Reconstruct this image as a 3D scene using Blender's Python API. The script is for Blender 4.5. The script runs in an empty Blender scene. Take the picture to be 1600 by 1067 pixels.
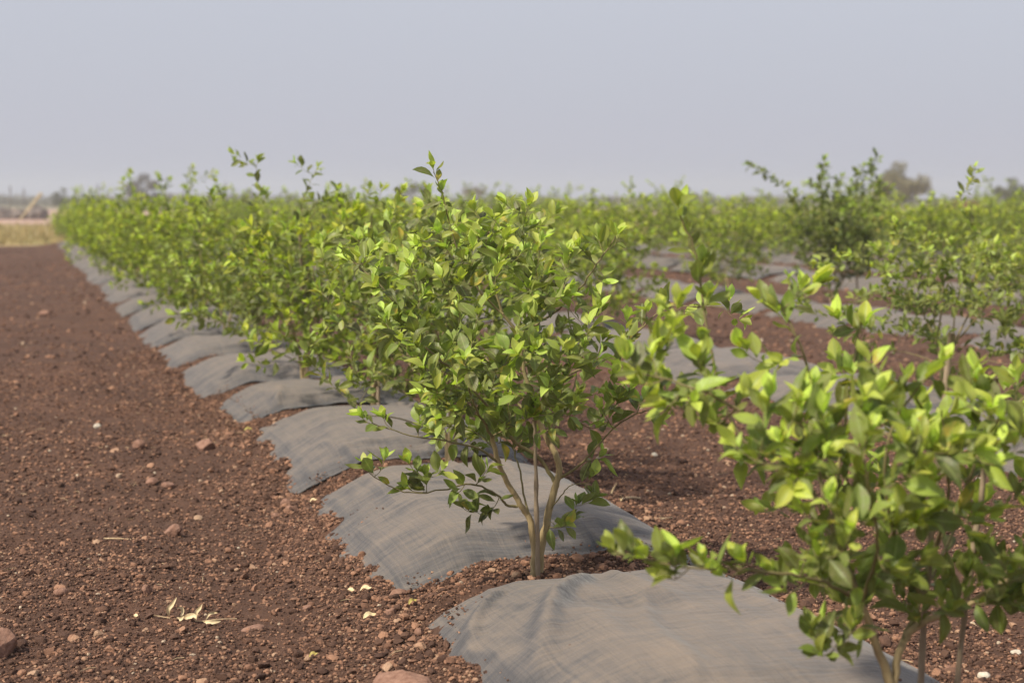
import bpy, math, random
import numpy as np
from mathutils import Vector

# ------------------------------------------------------------------ basics
rng = np.random.default_rng(7)
random.seed(7)
scene = bpy.context.scene
COL = scene.collection
FPX = 2667.0            # focal length in photograph pixels (1600 wide) = 60 mm
CAMZ = 1.55
PITCH = math.atan(221.5 / FPX)
TH = math.atan(780 / FPX)          # the rows run this far to the left of the view
CT, ST = math.cos(TH), math.sin(TH)
R0, RSP = 2.02, 3.98               # first row, row spacing
FIELD_END = 59.0


def ray(px, py):
    a, b = (px - 800) / FPX, (533.5 - py) / FPX
    return np.array([a, math.cos(PITCH) + b * math.sin(PITCH), -math.sin(PITCH) + b * math.cos(PITCH)])


def ground_at(px, py, z=0.0):
    r = ray(px, py)
    k = (z - CAMZ) / r[2]
    return np.array([r[0] * k, r[1] * k, z])


def at_depth(px, py, y):
    r = ray(px, py)
    k = y / r[1]
    return np.array([r[0] * k, y, CAMZ + r[2] * k])


def project(x, y, z):
    f = y * math.cos(PITCH) - (z - CAMZ) * math.sin(PITCH)
    u = y * math.sin(PITCH) + (z - CAMZ) * math.cos(PITCH)
    return 800 + FPX * x / f, 533.5 - FPX * u / f


def to_st(x, y):
    return -ST * x + CT * y, CT * x + ST * y


def to_xy(s, t):
    return -ST * s + CT * t, CT * s + ST * t


# ------------------------------------------------------------------ noise
def _hash(ix, iy, seed):
    h = (ix.astype(np.int64) * 374761393 + iy.astype(np.int64) * 668265263 + seed * 974711) & 0xFFFFFFFF
    h = ((h ^ (h >> 13)) * 1274126177) & 0xFFFFFFFF
    h = h ^ (h >> 16)
    return (h & 0xFFFFFF) / float(0xFFFFFF)


def vnoise(x, y, seed=0):
    x = np.asarray(x, float); y = np.asarray(y, float)
    ix, iy = np.floor(x), np.floor(y)
    fx, fy = x - ix, y - iy
    fx = fx * fx * (3 - 2 * fx); fy = fy * fy * (3 - 2 * fy)
    a = _hash(ix, iy, seed); b = _hash(ix + 1, iy, seed)
    c = _hash(ix, iy + 1, seed); d = _hash(ix + 1, iy + 1, seed)
    return (a + (b - a) * fx + (c - a) * fy + (a - b - c + d) * fx * fy) * 2 - 1


def fbm(x, y, octaves=3, seed=0):
    r = 0.0; amp = 1.0
    for k in range(octaves):
        r = r + amp * vnoise(x * 2 ** k + 17.3 * k, y * 2 ** k - 9.1 * k, seed + k)
        amp *= 0.5
    return r


def sstep(a, b, x):
    t = np.clip((x - a) / (b - a), 0, 1)
    return t * t * (3 - 2 * t)


# ------------------------------------------------------------------ the planted beds
ROW1_GAPS = [1.3, 3.78, 6.12, 8.62, 11.2, 12.95, 15.2, 17.3, 19.9, 22.3]
while ROW1_GAPS[-1] < FIELD_END:
    ROW1_GAPS.append(ROW1_GAPS[-1] + 2.42 + 0.25 * math.sin(len(ROW1_GAPS) * 2.3))
ROW_OFF = [0, 0.55, 1.35, 0.2, 1.9, 0.9, 1.5, 0.4, 2.1, 1.1, 0.7, 1.8, 0.3, 1.2]
STEP = 2.40


def gap_dist(s, k):
    """distance along the row to the nearest bare gap (array-wise)"""
    s = np.asarray(s, float)
    k = np.asarray(k, int)
    off = np.array(ROW_OFF)[np.clip(k, 0, len(ROW_OFF) - 1)]
    q = (s - off) / STEP
    reg = np.abs(q - np.round(q)) * STEP
    g = np.array(ROW1_GAPS)
    i = np.clip(np.searchsorted(g, s), 1, len(g) - 1)
    first = np.minimum(np.abs(s - g[i - 1]), np.abs(s - g[i]))
    return np.where(k == 0, first, reg)


def row_of(t):
    return np.clip(np.round((np.asarray(t, float) - R0) / RSP), 0, 99).astype(int)


def row_centre(s, k):
    wander = np.interp(s, [0, 5.2, 7.4, 9.9, 12.1, 14.2, 17, 20, 26, 34], [0, 0, .05, .14, .12, .05, -.02, .03, -.04, 0])
    return R0 + RSP * np.asarray(k) + np.where(np.asarray(k) == 0, wander, 0.0)


def ground_lo(s, t):
    k = row_of(t)
    dt = np.abs(t - row_centre(s, k))
    prof = sstep(0.84, 0.30, dt)
    ds = gap_dist(s, k)
    bed = 0.205 * (1 + .22 * vnoise(s * .33, k * 3.7, 14)) * prof * (1 - 0.42 * np.exp(-(ds / 0.36) ** 2))
    infield = sstep(FIELD_END + 0.8, FIELD_END - 0.3, s) * sstep(-3.0, -1.0, s)
    berm = 0.035 * np.exp(-((dt - 0.80) / 0.13) ** 2)
    return (bed + berm) * infield


def on_bed(s, t):
    k = row_of(t)
    dt = np.abs(t - row_centre(s, k))
    return sstep(0.80, 0.58, dt), dt, gap_dist(s, k)


def ground_z(s, t):
    b, dt, ds = on_bed(s, t)
    near = sstep(70, 30, s)
    rough = (0.030 * vnoise(s * .55, t * .8, 8) + 0.022 * fbm(s * 1.3, t * 1.3, 2, 3) + 0.014 * fbm(s * 5.0, t * 5.0, 2, 11) * near
             + 0.010 * np.abs(fbm(s * 17, t * 17, 2, 23)) * near)
    wob = 0.022 * (sstep(0.50, 0.62, dt)) * sstep(0.95, 0.80, dt) * vnoise(s * 9, t * 9, 5)
    m = np.where(ds > 0.2, b, b * 0.35)
    return ground_lo(s, t) + rough * (1 - 0.75 * m) + wob - 0.006 * m


def gz(x, y):
    s, t = to_st(np.array([x]), np.array([y]))
    return float(ground_z(s, t)[0])


# ------------------------------------------------------------------ mesh helpers
def raw_mesh(name, V, faces, attrs=None, smooth=False):
    """V (n,3); faces: list of (m,k) int arrays"""
    me = bpy.data.meshes.new(name)
    V = np.ascontiguousarray(V, np.float32)
    me.vertices.add(len(V))
    me.vertices.foreach_set('co', V.ravel())
    faces = [np.asarray(f, np.int32) for f in faces if len(f)]
    loops = np.concatenate([f.ravel() for f in faces])
    sizes = np.concatenate([np.full(len(f), f.shape[1], np.int32) for f in faces])
    starts = np.concatenate([[0], np.cumsum(sizes)[:-1]]).astype(np.int32)
    me.loops.add(len(loops)); me.loops.foreach_set('vertex_index', loops)
    me.polygons.add(len(sizes))
    me.polygons.foreach_set('loop_start', starts)
    if smooth:
        me.polygons.foreach_set('use_smooth', np.ones(len(sizes), bool))
    else:
        me.polygons.foreach_set('use_smooth', np.zeros(len(sizes), bool))
    me.update(calc_edges=True)
    for an, arr in (attrs or {}).items():
        a = me.attributes.new(an, 'FLOAT', 'POINT')
        a.data.foreach_set('value', np.ascontiguousarray(arr, np.float32))
    return me


def link(name, me, mat, parent=None):
    o = bpy.data.objects.new(name, me)
    COL.objects.link(o)
    if mat is not None and not me.materials:
        me.materials.append(mat)
    if parent is not None:
        o.parent = parent
    return o


def tag(o, label=None, cat=None, group=None, kind=None):
    for k, v in (('label', label), ('category', cat), ('group', group), ('kind', kind)):
        if v:
            o[k] = v
    return o


def empty(name, loc, rz=0.0, scale=1.0):
    o = bpy.data.objects.new(name, None)
    COL.objects.link(o)
    o.empty_display_size = 0.1
    o.location = Vector([float(c) for c in loc])
    o.rotation_euler = (0, 0, rz)
    o.scale = (scale, scale, scale)
    return o


def copy_tree(root):
    r = root.copy(); COL.objects.link(r)
    for ch in list(root.children):
        c = ch.copy(); COL.objects.link(c); c.parent = r
        for g in list(ch.children):
            d = g.copy(); COL.objects.link(d); d.parent = c
    return r


class Tubes:
    """many tapered tubes in one mesh"""
    def __init__(self):
        self.V = []; self.Q = []; self.N = []; self.n = 0

    def add(self, pts, rad, sides=6, cap=True):
        pts = np.asarray(pts, float); rad = np.asarray(rad, float)
        m = len(pts)
        tan = np.gradient(pts, axis=0)
        tan /= np.linalg.norm(tan, axis=1)[:, None] + 1e-9
        ref = np.array([0.3, 0.9, 0.2]) if abs(tan[0][1]) < 0.8 else np.array([1, 0, 0.1])
        a = np.arange(sides) * 2 * math.pi / sides
        for i in range(m):
            u = np.cross(tan[i], ref); u /= np.linalg.norm(u) + 1e-9
            v = np.cross(tan[i], u)
            self.V.append(pts[i] + rad[i] * (np.cos(a)[:, None] * u + np.sin(a)[:, None] * v))
        b = self.n
        for i in range(m - 1):
            for j in range(sides):
                j2 = (j + 1) % sides
                self.Q.append((b + i * sides + j, b + i * sides + j2, b + (i + 1) * sides + j2, b + (i + 1) * sides + j))
        if cap:
            self.N.append(tuple(b + j for j in range(sides)))
            self.N.append(tuple(b + (m - 1) * sides + j for j in reversed(range(sides))))
        self.n += m * sides

    def mesh(self, name):
        fs = [np.array(self.Q)]
        if self.N:
            by = {}
            for f in self.N:
                by.setdefault(len(f), []).append(f)
            fs += [np.array(v) for v in by.values()]
        return raw_mesh(name, np.concatenate(self.V), fs, smooth=True)


def smooth_path(pts, n=4):
    """Catmull-Rom through the points"""
    p = np.asarray(pts, float)
    if len(p) < 3:
        return p
    q = np.vstack([2 * p[0] - p[1], p, 2 * p[-1] - p[-2]])
    out = []
    for i in range(1, len(q) - 2):
        for j in range(n):
            t = j / n
            out.append(0.5 * ((2 * q[i]) + (-q[i - 1] + q[i + 1]) * t + (2 * q[i - 1] - 5 * q[i] + 4 * q[i + 1] - q[i + 2]) * t * t
                              + (-q[i - 1] + 3 * q[i] - 3 * q[i + 1] + q[i + 2]) * t ** 3))
    out.append(p[-1])
    return np.array(out)


# ------------------------------------------------------------------ leaves
def leaf_template(fold, curl, twist, wob):
    st = np.array([0, .10, .26, .44, .62, .80, .92, 1.0])
    wd = np.array([.0, .24, .70, .97, 1.0, .68, .30, .0]) * 0.232
    V = []; U = []; L = []
    for i, (y, w) in enumerate(zip(st, wd)):
        zc = -curl * (y ** 2) + wob * math.sin(y * 7) * 0.03
        tw = twist * (y - 0.4)
        for sx in (-1, -0.5, 0, 0.5, 1):
            x = sx * w
            z = abs(x) * fold - (abs(sx) == 1) * 0.02 * fold
            V.append((x * math.cos(tw) - z * math.sin(tw), y, zc + x * math.sin(tw) + z * math.cos(tw)))
            U.append(sx); L.append(y)
    F = []
    for i in range(len(st) - 1):
        for j in range(4):
            F.append((i * 5 + j, i * 5 + j + 1, (i + 1) * 5 + j + 1, (i + 1) * 5 + j))
    return np.array(V), np.array(F), np.array(U), np.array(L)


LEAF_T = [leaf_template(.35, .10, .1, 1), leaf_template(.55, .22, -.25, -1), leaf_template(.22, .30, .35, 1),
          leaf_template(.75, .05, .0, .5), leaf_template(.45, -.12, -.15, 1.5),
          leaf_template(.9, .38, .5, 2.2), leaf_template(.3, .0, -.5, 2.0), leaf_template(.6, .5, .1, -1.5)]


class Leaves:
    def __init__(self):
        self.o = []; self.d = []; self.n = []; self.s = []; self.a = []

    def add(self, o, d, n, s, age):
        self.o.append(o); self.d.append(d); self.n.append(n); self.s.append(s); self.a.append(age)

    def mesh(self, name, seed=0):
        r = np.random.default_rng(seed)
        o = np.array(self.o); d = np.array(self.d); n = np.array(self.n); s = np.array(self.s); a = np.array(self.a)
        d = d / (np.linalg.norm(d, axis=1)[:, None] + 1e-9)
        n = n - d * np.sum(n * d, axis=1)[:, None]
        n = n / (np.linalg.norm(n, axis=1)[:, None] + 1e-9)
        x = np.cross(d, n)
        which = r.integers(0, len(LEAF_T), len(o))
        rv = r.random(len(o))
        wsc = r.uniform(.85, 1.2, len(o))
        Vs = []; Fs = []; A = []; R = []; U = []; L = []; base = 0
        for k, (tv, tf, tu, tl) in enumerate(LEAF_T):
            m = np.where(which == k)[0]
            if not len(m):
                continue
            V = (o[m][:, None, :] + s[m][:, None, None] * (tv[None, :, 0, None] * wsc[m][:, None, None] * x[m][:, None, :]
                 + tv[None, :, 1, None] * d[m][:, None, :] + tv[None, :, 2, None] * n[m][:, None, :]))
            Vs.append(V.reshape(-1, 3))
            idx = base + np.arange(len(m))[:, None, None] * len(tv) + tf[None]
            Fs.append(idx.reshape(-1, 4))
            A.append(np.repeat(a[m], len(tv))); R.append(np.repeat(rv[m], len(tv)))
            U.append(np.tile(tu, len(m))); L.append(np.tile(tl, len(m)))
            base += len(m) * len(tv)
        return raw_mesh(name, np.concatenate(Vs), [np.concatenate(Fs)],
                        dict(age=np.concatenate(A), rnd=np.concatenate(R), across=np.concatenate(U), along=np.concatenate(L)), smooth=True)


def unit(v):
    v = np.asarray(v, float)
    return v / (np.linalg.norm(v) + 1e-9)


def leaf_along(path, lv, r, f0, spacing, size, age0, age1, up=0.45):
    """leaves in a spiral along the outer part of a twig"""
    seg = np.linalg.norm(np.diff(path, axis=0), axis=1)
    cum = np.concatenate([[0], np.cumsum(seg)])
    tot = cum[-1]
    pos = tot * f0
    ang = r.uniform(0, 6.28)
    while pos < tot:
        f = pos / tot
        i = min(np.searchsorted(cum, pos), len(path) - 1)
        i0 = max(i - 1, 0)
        w = (pos - cum[i0]) / max(cum[i] - cum[i0], 1e-6)
        p = path[i0] + (path[i] - path[i0]) * w
        tg = unit(path[i] - path[i0])
        a = np.cross(tg, [0.2, 0.5, 0.8]); a = unit(a); b = np.cross(tg, a)
        ang += 2.4 + r.uniform(-.5, .5)
        side = math.cos(ang) * a + math.sin(ang) * b
        d = unit(tg * r.uniform(.2, .8) + side * r.uniform(.5, 1.0) + np.array([0, 0, up]) * r.uniform(.1, 1.0) + r.normal(0, .15, 3))
        nrm = unit(np.array([0, 0, 1.0]) * r.uniform(.3, 1.1) - tg * .1 + side * -.2 + np.array([-.40, -.50, .2]) * r.uniform(0, 1.1) + r.normal(0, .30, 3))
        sc = size * r.choice([.45, .62, .8, .95, 1.1, 1.2]) * r.uniform(.9, 1.1) * (1 - 0.25 * max(0, f - .8) / .2)
        age = age0 + (age1 - age0) * max(0, (f - .35) / .65) ** 1.3 + r.normal(0, .09)
        lv.add(p + d * 0.006, d, nrm, sc, float(np.clip(age, 0, 1)))
        pos += spacing * r.uniform(.6, 1.4) * (1.0 if f < .8 else .7)
    # a whorl of young leaves at the tip
    tg = unit(path[-1] - path[-2])
    a = unit(np.cross(tg, [0.2, 0.5, 0.8])); b = np.cross(tg, a)
    q0 = r.uniform(0, 6.28)
    for k in range(int(r.integers(2, 5))):
        q = q0 + k * 2.3
        side = math.cos(q) * a + math.sin(q) * b
        d = unit(tg * 1.0 + side * r.uniform(.3, .8) + np.array([0, 0, up * .8]))
        nrm = unit(-side + np.array([0, 0, .6]) + r.normal(0, .2, 3))
        lv.add(path[-1], d, nrm, size * r.uniform(.55, .98), float(np.clip(age1 + r.normal(.05, .1), 0, 1)))


class Plant:
    """limbs given as polylines; tips are joined to the nearest limb by curved twigs"""
    def __init__(self, seed):
        self.r = np.random.default_rng(seed)
        self.nodes = []; self.rads = []; self.dist = []; self.owner = []
        self.trunk = Tubes(); self.limbs = []; self.twigs = []

    def limb(self, pts, r0, r1, main=False, sides=8):
        p = smooth_path(pts, 5)
        p = p + self.r.normal(0, min(r0, .006) * .3, p.shape)
        p[0] = pts[0]
        rad = r0 + (r1 - r0) * np.linspace(0, 1, len(p)) ** .8
        if main:
            self.trunk.add(p, rad, sides); own = -1
        else:
            T = Tubes(); T.add(p, rad, sides); self.limbs.append([T, Leaves()]); own = len(self.limbs) - 1
        L = np.concatenate([[0], np.cumsum(np.linalg.norm(np.diff(p, axis=0), axis=1))])
        for a, b, c in zip(p[1:], rad[1:], L[1:]):
            self.nodes.append(a); self.rads.append(b); self.owner.append(own)
        return own, p

    def reach(self, tips, size, spacing, age_shades, base, leaf_from=.15, sag=.10, up=.45):
        """tips: list of (xyz, boost for young growth and painted crown light)"""
        r = self.r
        order = np.argsort([np.linalg.norm(np.asarray(t[0]) - base) for t in tips])
        for q in order:
            tip = np.asarray(tips[q][0], float); boost = tips[q][1]
            N = np.array(self.nodes)
            dd = np.linalg.norm(N - tip, axis=1)
            # prefer starting points that are nearer the foot of the plant than the tip is
            lean = np.linalg.norm(N - base, axis=1) / (np.linalg.norm(tip - base) + 1e-6)
            cost = dd * (1 + np.maximum(0, lean - .85) * 3)
            i = int(np.argmin(cost + (dd < .05) * .3))
            st = N[i]; own = self.owner[i]
            v = tip - st; L = np.linalg.norm(v)
            if L < .04:
                continue
            off = r.normal(0, .06, 3) * L + np.array([0, 0, -sag * L])
            p = smooth_path([st, st + v * .33 + off * .8, st + v * .7 + off * .9, tip], 4)
            ra = min(self.rads[i] * .75, .0018 + .006 * L); rad = np.linspace(ra, .0011, len(p))
            if own < 0:
                T = Tubes(); self.limbs.append([T, Leaves()]); own = len(self.limbs) - 1
            T, lv = self.limbs[own]
            T.add(p, rad, 5, cap=False)
            h = np.clip((np.linalg.norm(tip - base)) / 1.3, 0, 1)
            leaf_along(p, lv, r, leaf_from, spacing, size, age_shades[0], age_shades[1] * (.55 + .45 * h) + boost, up)  # leaves near the foot darker: older growth plus painted crown shade
            for a, b in zip(p[2:], rad[2:]):
                self.nodes.append(a); self.rads.append(b); self.owner.append(own)


# ------------------------------------------------------------------ materials
def new_mat(name):
    m = bpy.data.materials.new(name); m.use_nodes = True
    nt = m.node_tree; nt.nodes.clear()
    out = nt.nodes.new('ShaderNodeOutputMaterial')
    return m, nt, out


def N(nt, typ, **kw):
    n = nt.nodes.new(typ)
    for k, v in kw.items():
        if k.startswith('in_'):
            key = k[3:]
            n.inputs[int(key) if key.isdigit() else key.replace('_', ' ')].default_value = v
        else:
            setattr(n, k, v)
    return n


def ramp(nt, fac, stops):
    n = nt.nodes.new('ShaderNodeValToRGB')
    e = n.color_ramp.elements
    while len(e) > 1:
        e.remove(e[-1])
    e[0].position = stops[0][0]; e[0].color = (*stops[0][1], 1)
    for p, c in stops[1:]:
        k = e.new(p); k.color = (*c, 1)
    nt.links.new(fac, n.inputs[0])
    return n.outputs[0]


def mixc(nt, fac, a, b):
    n = nt.nodes.new('ShaderNodeMix'); n.data_type = 'RGBA'
    for i, v in ((0, fac), (6, a), (7, b)):
        if hasattr(v, 'is_output'):
            nt.links.new(v, n.inputs[i])
        else:
            n.inputs[i].default_value = v if i == 0 else (*v, 1)
    return n.outputs[2]


def math_n(nt, op, a, b=None, c=None, clamp=False):
    n = nt.nodes.new('ShaderNodeMath'); n.operation = op; n.use_clamp = clamp
    for i, v in enumerate((a, b, c)):
        if v is None:
            continue
        if hasattr(v, 'is_output'):
            nt.links.new(v, n.inputs[i])
        else:
            n.inputs[i].default_value = v
    return n.outputs[0]


def leaf_mat(name, dark, mid, young, dust=0.35):
    m, nt, out = new_mat(name)
    L = nt.links
    age = N(nt, 'ShaderNodeAttribute', attribute_name='age').outputs['Fac']
    rnd = N(nt, 'ShaderNodeAttribute', attribute_name='rnd').outputs['Fac']
    ac = N(nt, 'ShaderNodeAttribute', attribute_name='across').outputs['Fac']
    al = N(nt, 'ShaderNodeAttribute', attribute_name='along').outputs['Fac']
    base = ramp(nt, age, [(0.0, dark), (0.48, mid), (0.96, young)])
    var = nt.nodes.new('ShaderNodeHueSaturation')
    L.new(base, var.inputs['Color'])
    L.new(math_n(nt, 'MULTIPLY_ADD', rnd, 0.045, 0.4745), var.inputs['Hue'])
    L.new(math_n(nt, 'MULTIPLY_ADD', rnd, 0.50, 0.80), var.inputs['Value'])
    var.inputs['Saturation'].default_value = 0.98
    # dust film and blotches on older leaves
    tc = N(nt, 'ShaderNodeTexCoord')
    nz = N(nt, 'ShaderNodeTexNoise', in_Scale=55.0, in_Detail=3.0); L.new(tc.outputs['Object'], nz.inputs['Vector'])
    d1 = math_n(nt, 'SUBTRACT', nz.outputs[0], 0.42, clamp=True)
    d2 = math_n(nt, 'MULTIPLY', d1, math_n(nt, 'SUBTRACT', 1.0, age, clamp=True))
    dst = math_n(nt, 'MULTIPLY', d2, dust * 6.0, clamp=True)
    col = mixc(nt, dst, var.outputs[0], (0.24, 0.215, 0.12))
    # yellowed blotches on some leaves
    sel = math_n(nt, 'GREATER_THAN', rnd, 0.955)
    nz2 = N(nt, 'ShaderNodeTexNoise', in_Scale=28.0, in_Detail=2.0); L.new(tc.outputs['Object'], nz2.inputs['Vector'])
    yb = math_n(nt, 'MULTIPLY', sel, math_n(nt, 'MULTIPLY', math_n(nt, 'SUBTRACT', nz2.outputs[0], 0.40, clamp=True), 4.0, clamp=True))
    col = mixc(nt, yb, col, (0.48, 0.38, 0.07))
    # midrib and side veins
    mid_r = math_n(nt, 'LESS_THAN', math_n(nt, 'ABSOLUTE', ac), 0.09)
    vein = math_n(nt, 'SINE', math_n(nt, 'MULTIPLY_ADD', al, 60.0, math_n(nt, 'MULTIPLY', math_n(nt, 'ABSOLUTE', ac), -14.0)))
    vv = math_n(nt, 'MULTIPLY', math_n(nt, 'GREATER_THAN', vein, 0.86), 0.09)
    vf = math_n(nt, 'MAXIMUM', math_n(nt, 'MULTIPLY', mid_r, 0.55), vv)
    col = mixc(nt, vf, col, (0.30, 0.38, 0.12))
    geo = N(nt, 'ShaderNodeNewGeometry')
    back = mixc(nt, 0.38, col, (0.24, 0.28, 0.14))
    col2 = mixc(nt, geo.outputs['Backfacing'], col, back)
    p = N(nt, 'ShaderNodeBsdfPrincipled')
    L.new(col2, p.inputs['Base Color'])
    L.new(mixc(nt, geo.outputs['Backfacing'], (0.42,) * 3, (0.7,) * 3), p.inputs['Roughness'])
    p.inputs['Specular IOR Level'].default_value = 0.30
    bmp = N(nt, 'ShaderNodeBump', in_Strength=0.10, in_Distance=0.002)
    L.new(vein, bmp.inputs['Height']); L.new(bmp.outputs[0], p.inputs['Normal'])
    tr = N(nt, 'ShaderNodeBsdfTranslucent')
    tcol = nt.nodes.new('ShaderNodeMix'); tcol.data_type = 'RGBA'; tcol.blend_type = 'MULTIPLY'
    tcol.inputs[0].default_value = 1.0
    L.new(col, tcol.inputs[6]); tcol.inputs[7].default_value = (1.35, 1.5, 0.55, 1)
    L.new(tcol.outputs[2], tr.inputs['Color'])
    mx = N(nt, 'ShaderNodeMixShader', in_0=0.36)
    L.new(p.outputs[0], mx.inputs[1]); L.new(tr.outputs[0], mx.inputs[2])
    L.new(mx.outputs[0], out.inputs[0])
    return m


def bark_mat(name, a, b):
    m, nt, out = new_mat(name); L = nt.links
    tc = N(nt, 'ShaderNodeTexCoord')
    mp = N(nt, 'ShaderNodeMapping'); mp.inputs['Scale'].default_value = (60, 60, 14); L.new(tc.outputs['Object'], mp.inputs[0])
    nz = N(nt, 'ShaderNodeTexNoise', in_Scale=1.5, in_Detail=5.0, in_Roughness=0.65); L.new(mp.outputs[0], nz.inputs['Vector'])
    nz2 = N(nt, 'ShaderNodeTexNoise', in_Scale=7.0, in_Detail=2.0); L.new(tc.outputs['Object'], nz2.inputs['Vector'])
    c = ramp(nt, nz.outputs[0], [(0.3, a), (0.7, b)])
    c = mixc(nt, math_n(nt, 'MULTIPLY', nz2.outputs[0], 0.40), c, (0.16, 0.155, 0.060))
    p = N(nt, 'ShaderNodeBsdfPrincipled', in_Roughness=0.85)
    L.new(c, p.inputs['Base Color'])
    bm = N(nt, 'ShaderNodeBump', in_Strength=0.6, in_Distance=0.004); L.new(nz.outputs[0], bm.inputs['Height']); L.new(bm.outputs[0], p.inputs['Normal'])
    L.new(p.outputs[0], out.inputs[0])
    return m


def plain_mat(name, c1, c2, scale=8.0, rough=0.9, bump=0.3, detail=4.0, bd=0.01):
    m, nt, out = new_mat(name); L = nt.links
    tc = N(nt, 'ShaderNodeTexCoord')
    nz = N(nt, 'ShaderNodeTexNoise', in_Scale=scale, in_Detail=detail, in_Roughness=0.65); L.new(tc.outputs['Object'], nz.inputs['Vector'])
    p = N(nt, 'ShaderNodeBsdfPrincipled', in_Roughness=rough)
    p.inputs['Specular IOR Level'].default_value = 0.25
    L.new(ramp(nt, nz.outputs[0], [(0.3, c1), (0.7, c2)]), p.inputs['Base Color'])
    bm = N(nt, 'ShaderNodeBump', in_Strength=bump, in_Distance=bd); L.new(nz.outputs[0], bm.inputs['Height']); L.new(bm.outputs[0], p.inputs['Normal'])
    L.new(p.outputs[0], out.inputs[0])
    return m


SOIL_D = (0.057, 0.0315, 0.0235); SOIL_M = (0.106, 0.060, 0.042); SOIL_R = (0.200, 0.112, 0.074)


def ground_mat():
    m, nt, out = new_mat('red_soil'); L = nt.links
    geo = N(nt, 'ShaderNodeNewGeometry')
    pos = geo.outputs['Position']
    big = N(nt, 'ShaderNodeTexNoise', in_Scale=0.9, in_Detail=4.0); L.new(pos, big.inputs['Vector'])
    mid = N(nt, 'ShaderNodeTexNoise', in_Scale=14.0, in_Detail=6.0, in_Roughness=0.7); L.new(pos, mid.inputs['Vector'])
    fine = N(nt, 'ShaderNodeTexNoise', in_Scale=120.0, in_Detail=4.0, in_Roughness=0.7); L.new(pos, fine.inputs['Vector'])
    c1 = ramp(nt, mid.outputs[0], [(0.30, SOIL_D), (0.55, SOIL_M), (0.80, SOIL_R)])
    c2 = ramp(nt, fine.outputs[0], [(0.35, SOIL_D), (0.60, SOIL_M), (0.78, SOIL_R)])
    soil = mixc(nt, 0.5, c1, c2)
    soil = mixc(nt, math_n(nt, 'MULTIPLY', math_n(nt, 'SUBTRACT', big.outputs[0], 0.45, clamp=True), 2.5, clamp=True), soil, (0.135, 0.072, 0.048))
    # beyond the planted field: dry grass ground, then bare pink earth
    dot = N(nt, 'ShaderNodeVectorMath', operation='DOT_PRODUCT'); L.new(pos, dot.inputs[0]); dot.inputs[1].default_value = (-ST, CT, 0)
    wig = N(nt, 'ShaderNodeTexNoise', in_Scale=0.35, in_Detail=3.0); L.new(pos, wig.inputs['Vector'])
    sd = math_n(nt, 'MULTIPLY_ADD', wig.outputs[0], 4.0, dot.outputs['Value'])
    g = N(nt, 'ShaderNodeTexNoise', in_Scale=0.5, in_Detail=5.0); L.new(pos, g.inputs['Vector'])
    grass = ramp(nt, g.outputs[0], [(0.35, (0.19, 0.19, 0.070)), (0.5, (0.30, 0.225, 0.100)), (0.7, (0.37, 0.28, 0.14))])
    bare = ramp(nt, g.outputs[0], [(0.3, (0.34, 0.22, 0.17)), (0.7, (0.46, 0.32, 0.26))])
    f1 = math_n(nt, 'MULTIPLY', math_n(nt, 'SUBTRACT', sd, FIELD_END + 2.5), 1.2, clamp=True)
    f2 = math_n(nt, 'MULTIPLY', math_n(nt, 'SUBTRACT', sd, 108.0), 0.12, clamp=True)
    f3 = math_n(nt, 'MULTIPLY', math_n(nt, 'SUBTRACT', sd, 260.0), 0.02, clamp=True)
    c = mixc(nt, f1, soil, grass)
    c = mixc(nt, f2, c, bare)
    c = mixc(nt, f3, c, (0.17, 0.15, 0.08))
    p = N(nt, 'ShaderNodeBsdfPrincipled', in_Roughness=0.95)
    p.inputs['Specular IOR Level'].default_value = 0.15
    L.new(c, p.inputs['Base Color'])
    b1 = N(nt, 'ShaderNodeBump', in_Strength=0.9, in_Distance=0.02); L.new(mid.outputs[0], b1.inputs['Height'])
    b2 = N(nt, 'ShaderNodeBump', in_Strength=0.9, in_Distance=0.006); L.new(fine.outputs[0], b2.inputs['Height']); L.new(b1.outputs[0], b2.inputs['Normal'])
    L.new(b2.outputs[0], p.inputs['Normal'])
    L.new(p.outputs[0], out.inputs[0])
    return m


def clod_mat():
    m, nt, out = new_mat('soil_clod'); L = nt.links
    rnd = N(nt, 'ShaderNodeAttribute', attribute_name='rnd').outputs['Fac']
    geo = N(nt, 'ShaderNodeNewGeometry')
    nz = N(nt, 'ShaderNodeTexNoise', in_Scale=160.0, in_Detail=4.0, in_Roughness=0.7); L.new(geo.outputs['Position'], nz.inputs['Vector'])
    c = ramp(nt, rnd, [(0.0, (0.055, 0.030, 0.022)), (0.45, (0.106, 0.059, 0.041)), (0.64, (0.180, 0.096, 0.062)), (0.80, (0.280, 0.150, 0.095)),
                       (0.94, (0.34, 0.185, 0.115)), (0.992, (0.40, 0.26, 0.17)), (1.0, (0.52, 0.44, 0.33))])
    c = mixc(nt, math_n(nt, 'MULTIPLY', math_n(nt, 'SUBTRACT', nz.outputs[0], 0.42, clamp=True), 1.6, clamp=True), c, SOIL_M)
    p = N(nt, 'ShaderNodeBsdfPrincipled', in_Roughness=0.92)
    p.inputs['Specular IOR Level'].default_value = 0.2
    L.new(c, p.inputs['Base Color'])
    b = N(nt, 'ShaderNodeBump', in_Strength=0.8, in_Distance=0.004); L.new(nz.outputs[0], b.inputs['Height']); L.new(b.outputs[0], p.inputs['Normal'])
    L.new(p.outputs[0], out.inputs[0])
    return m


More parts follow.
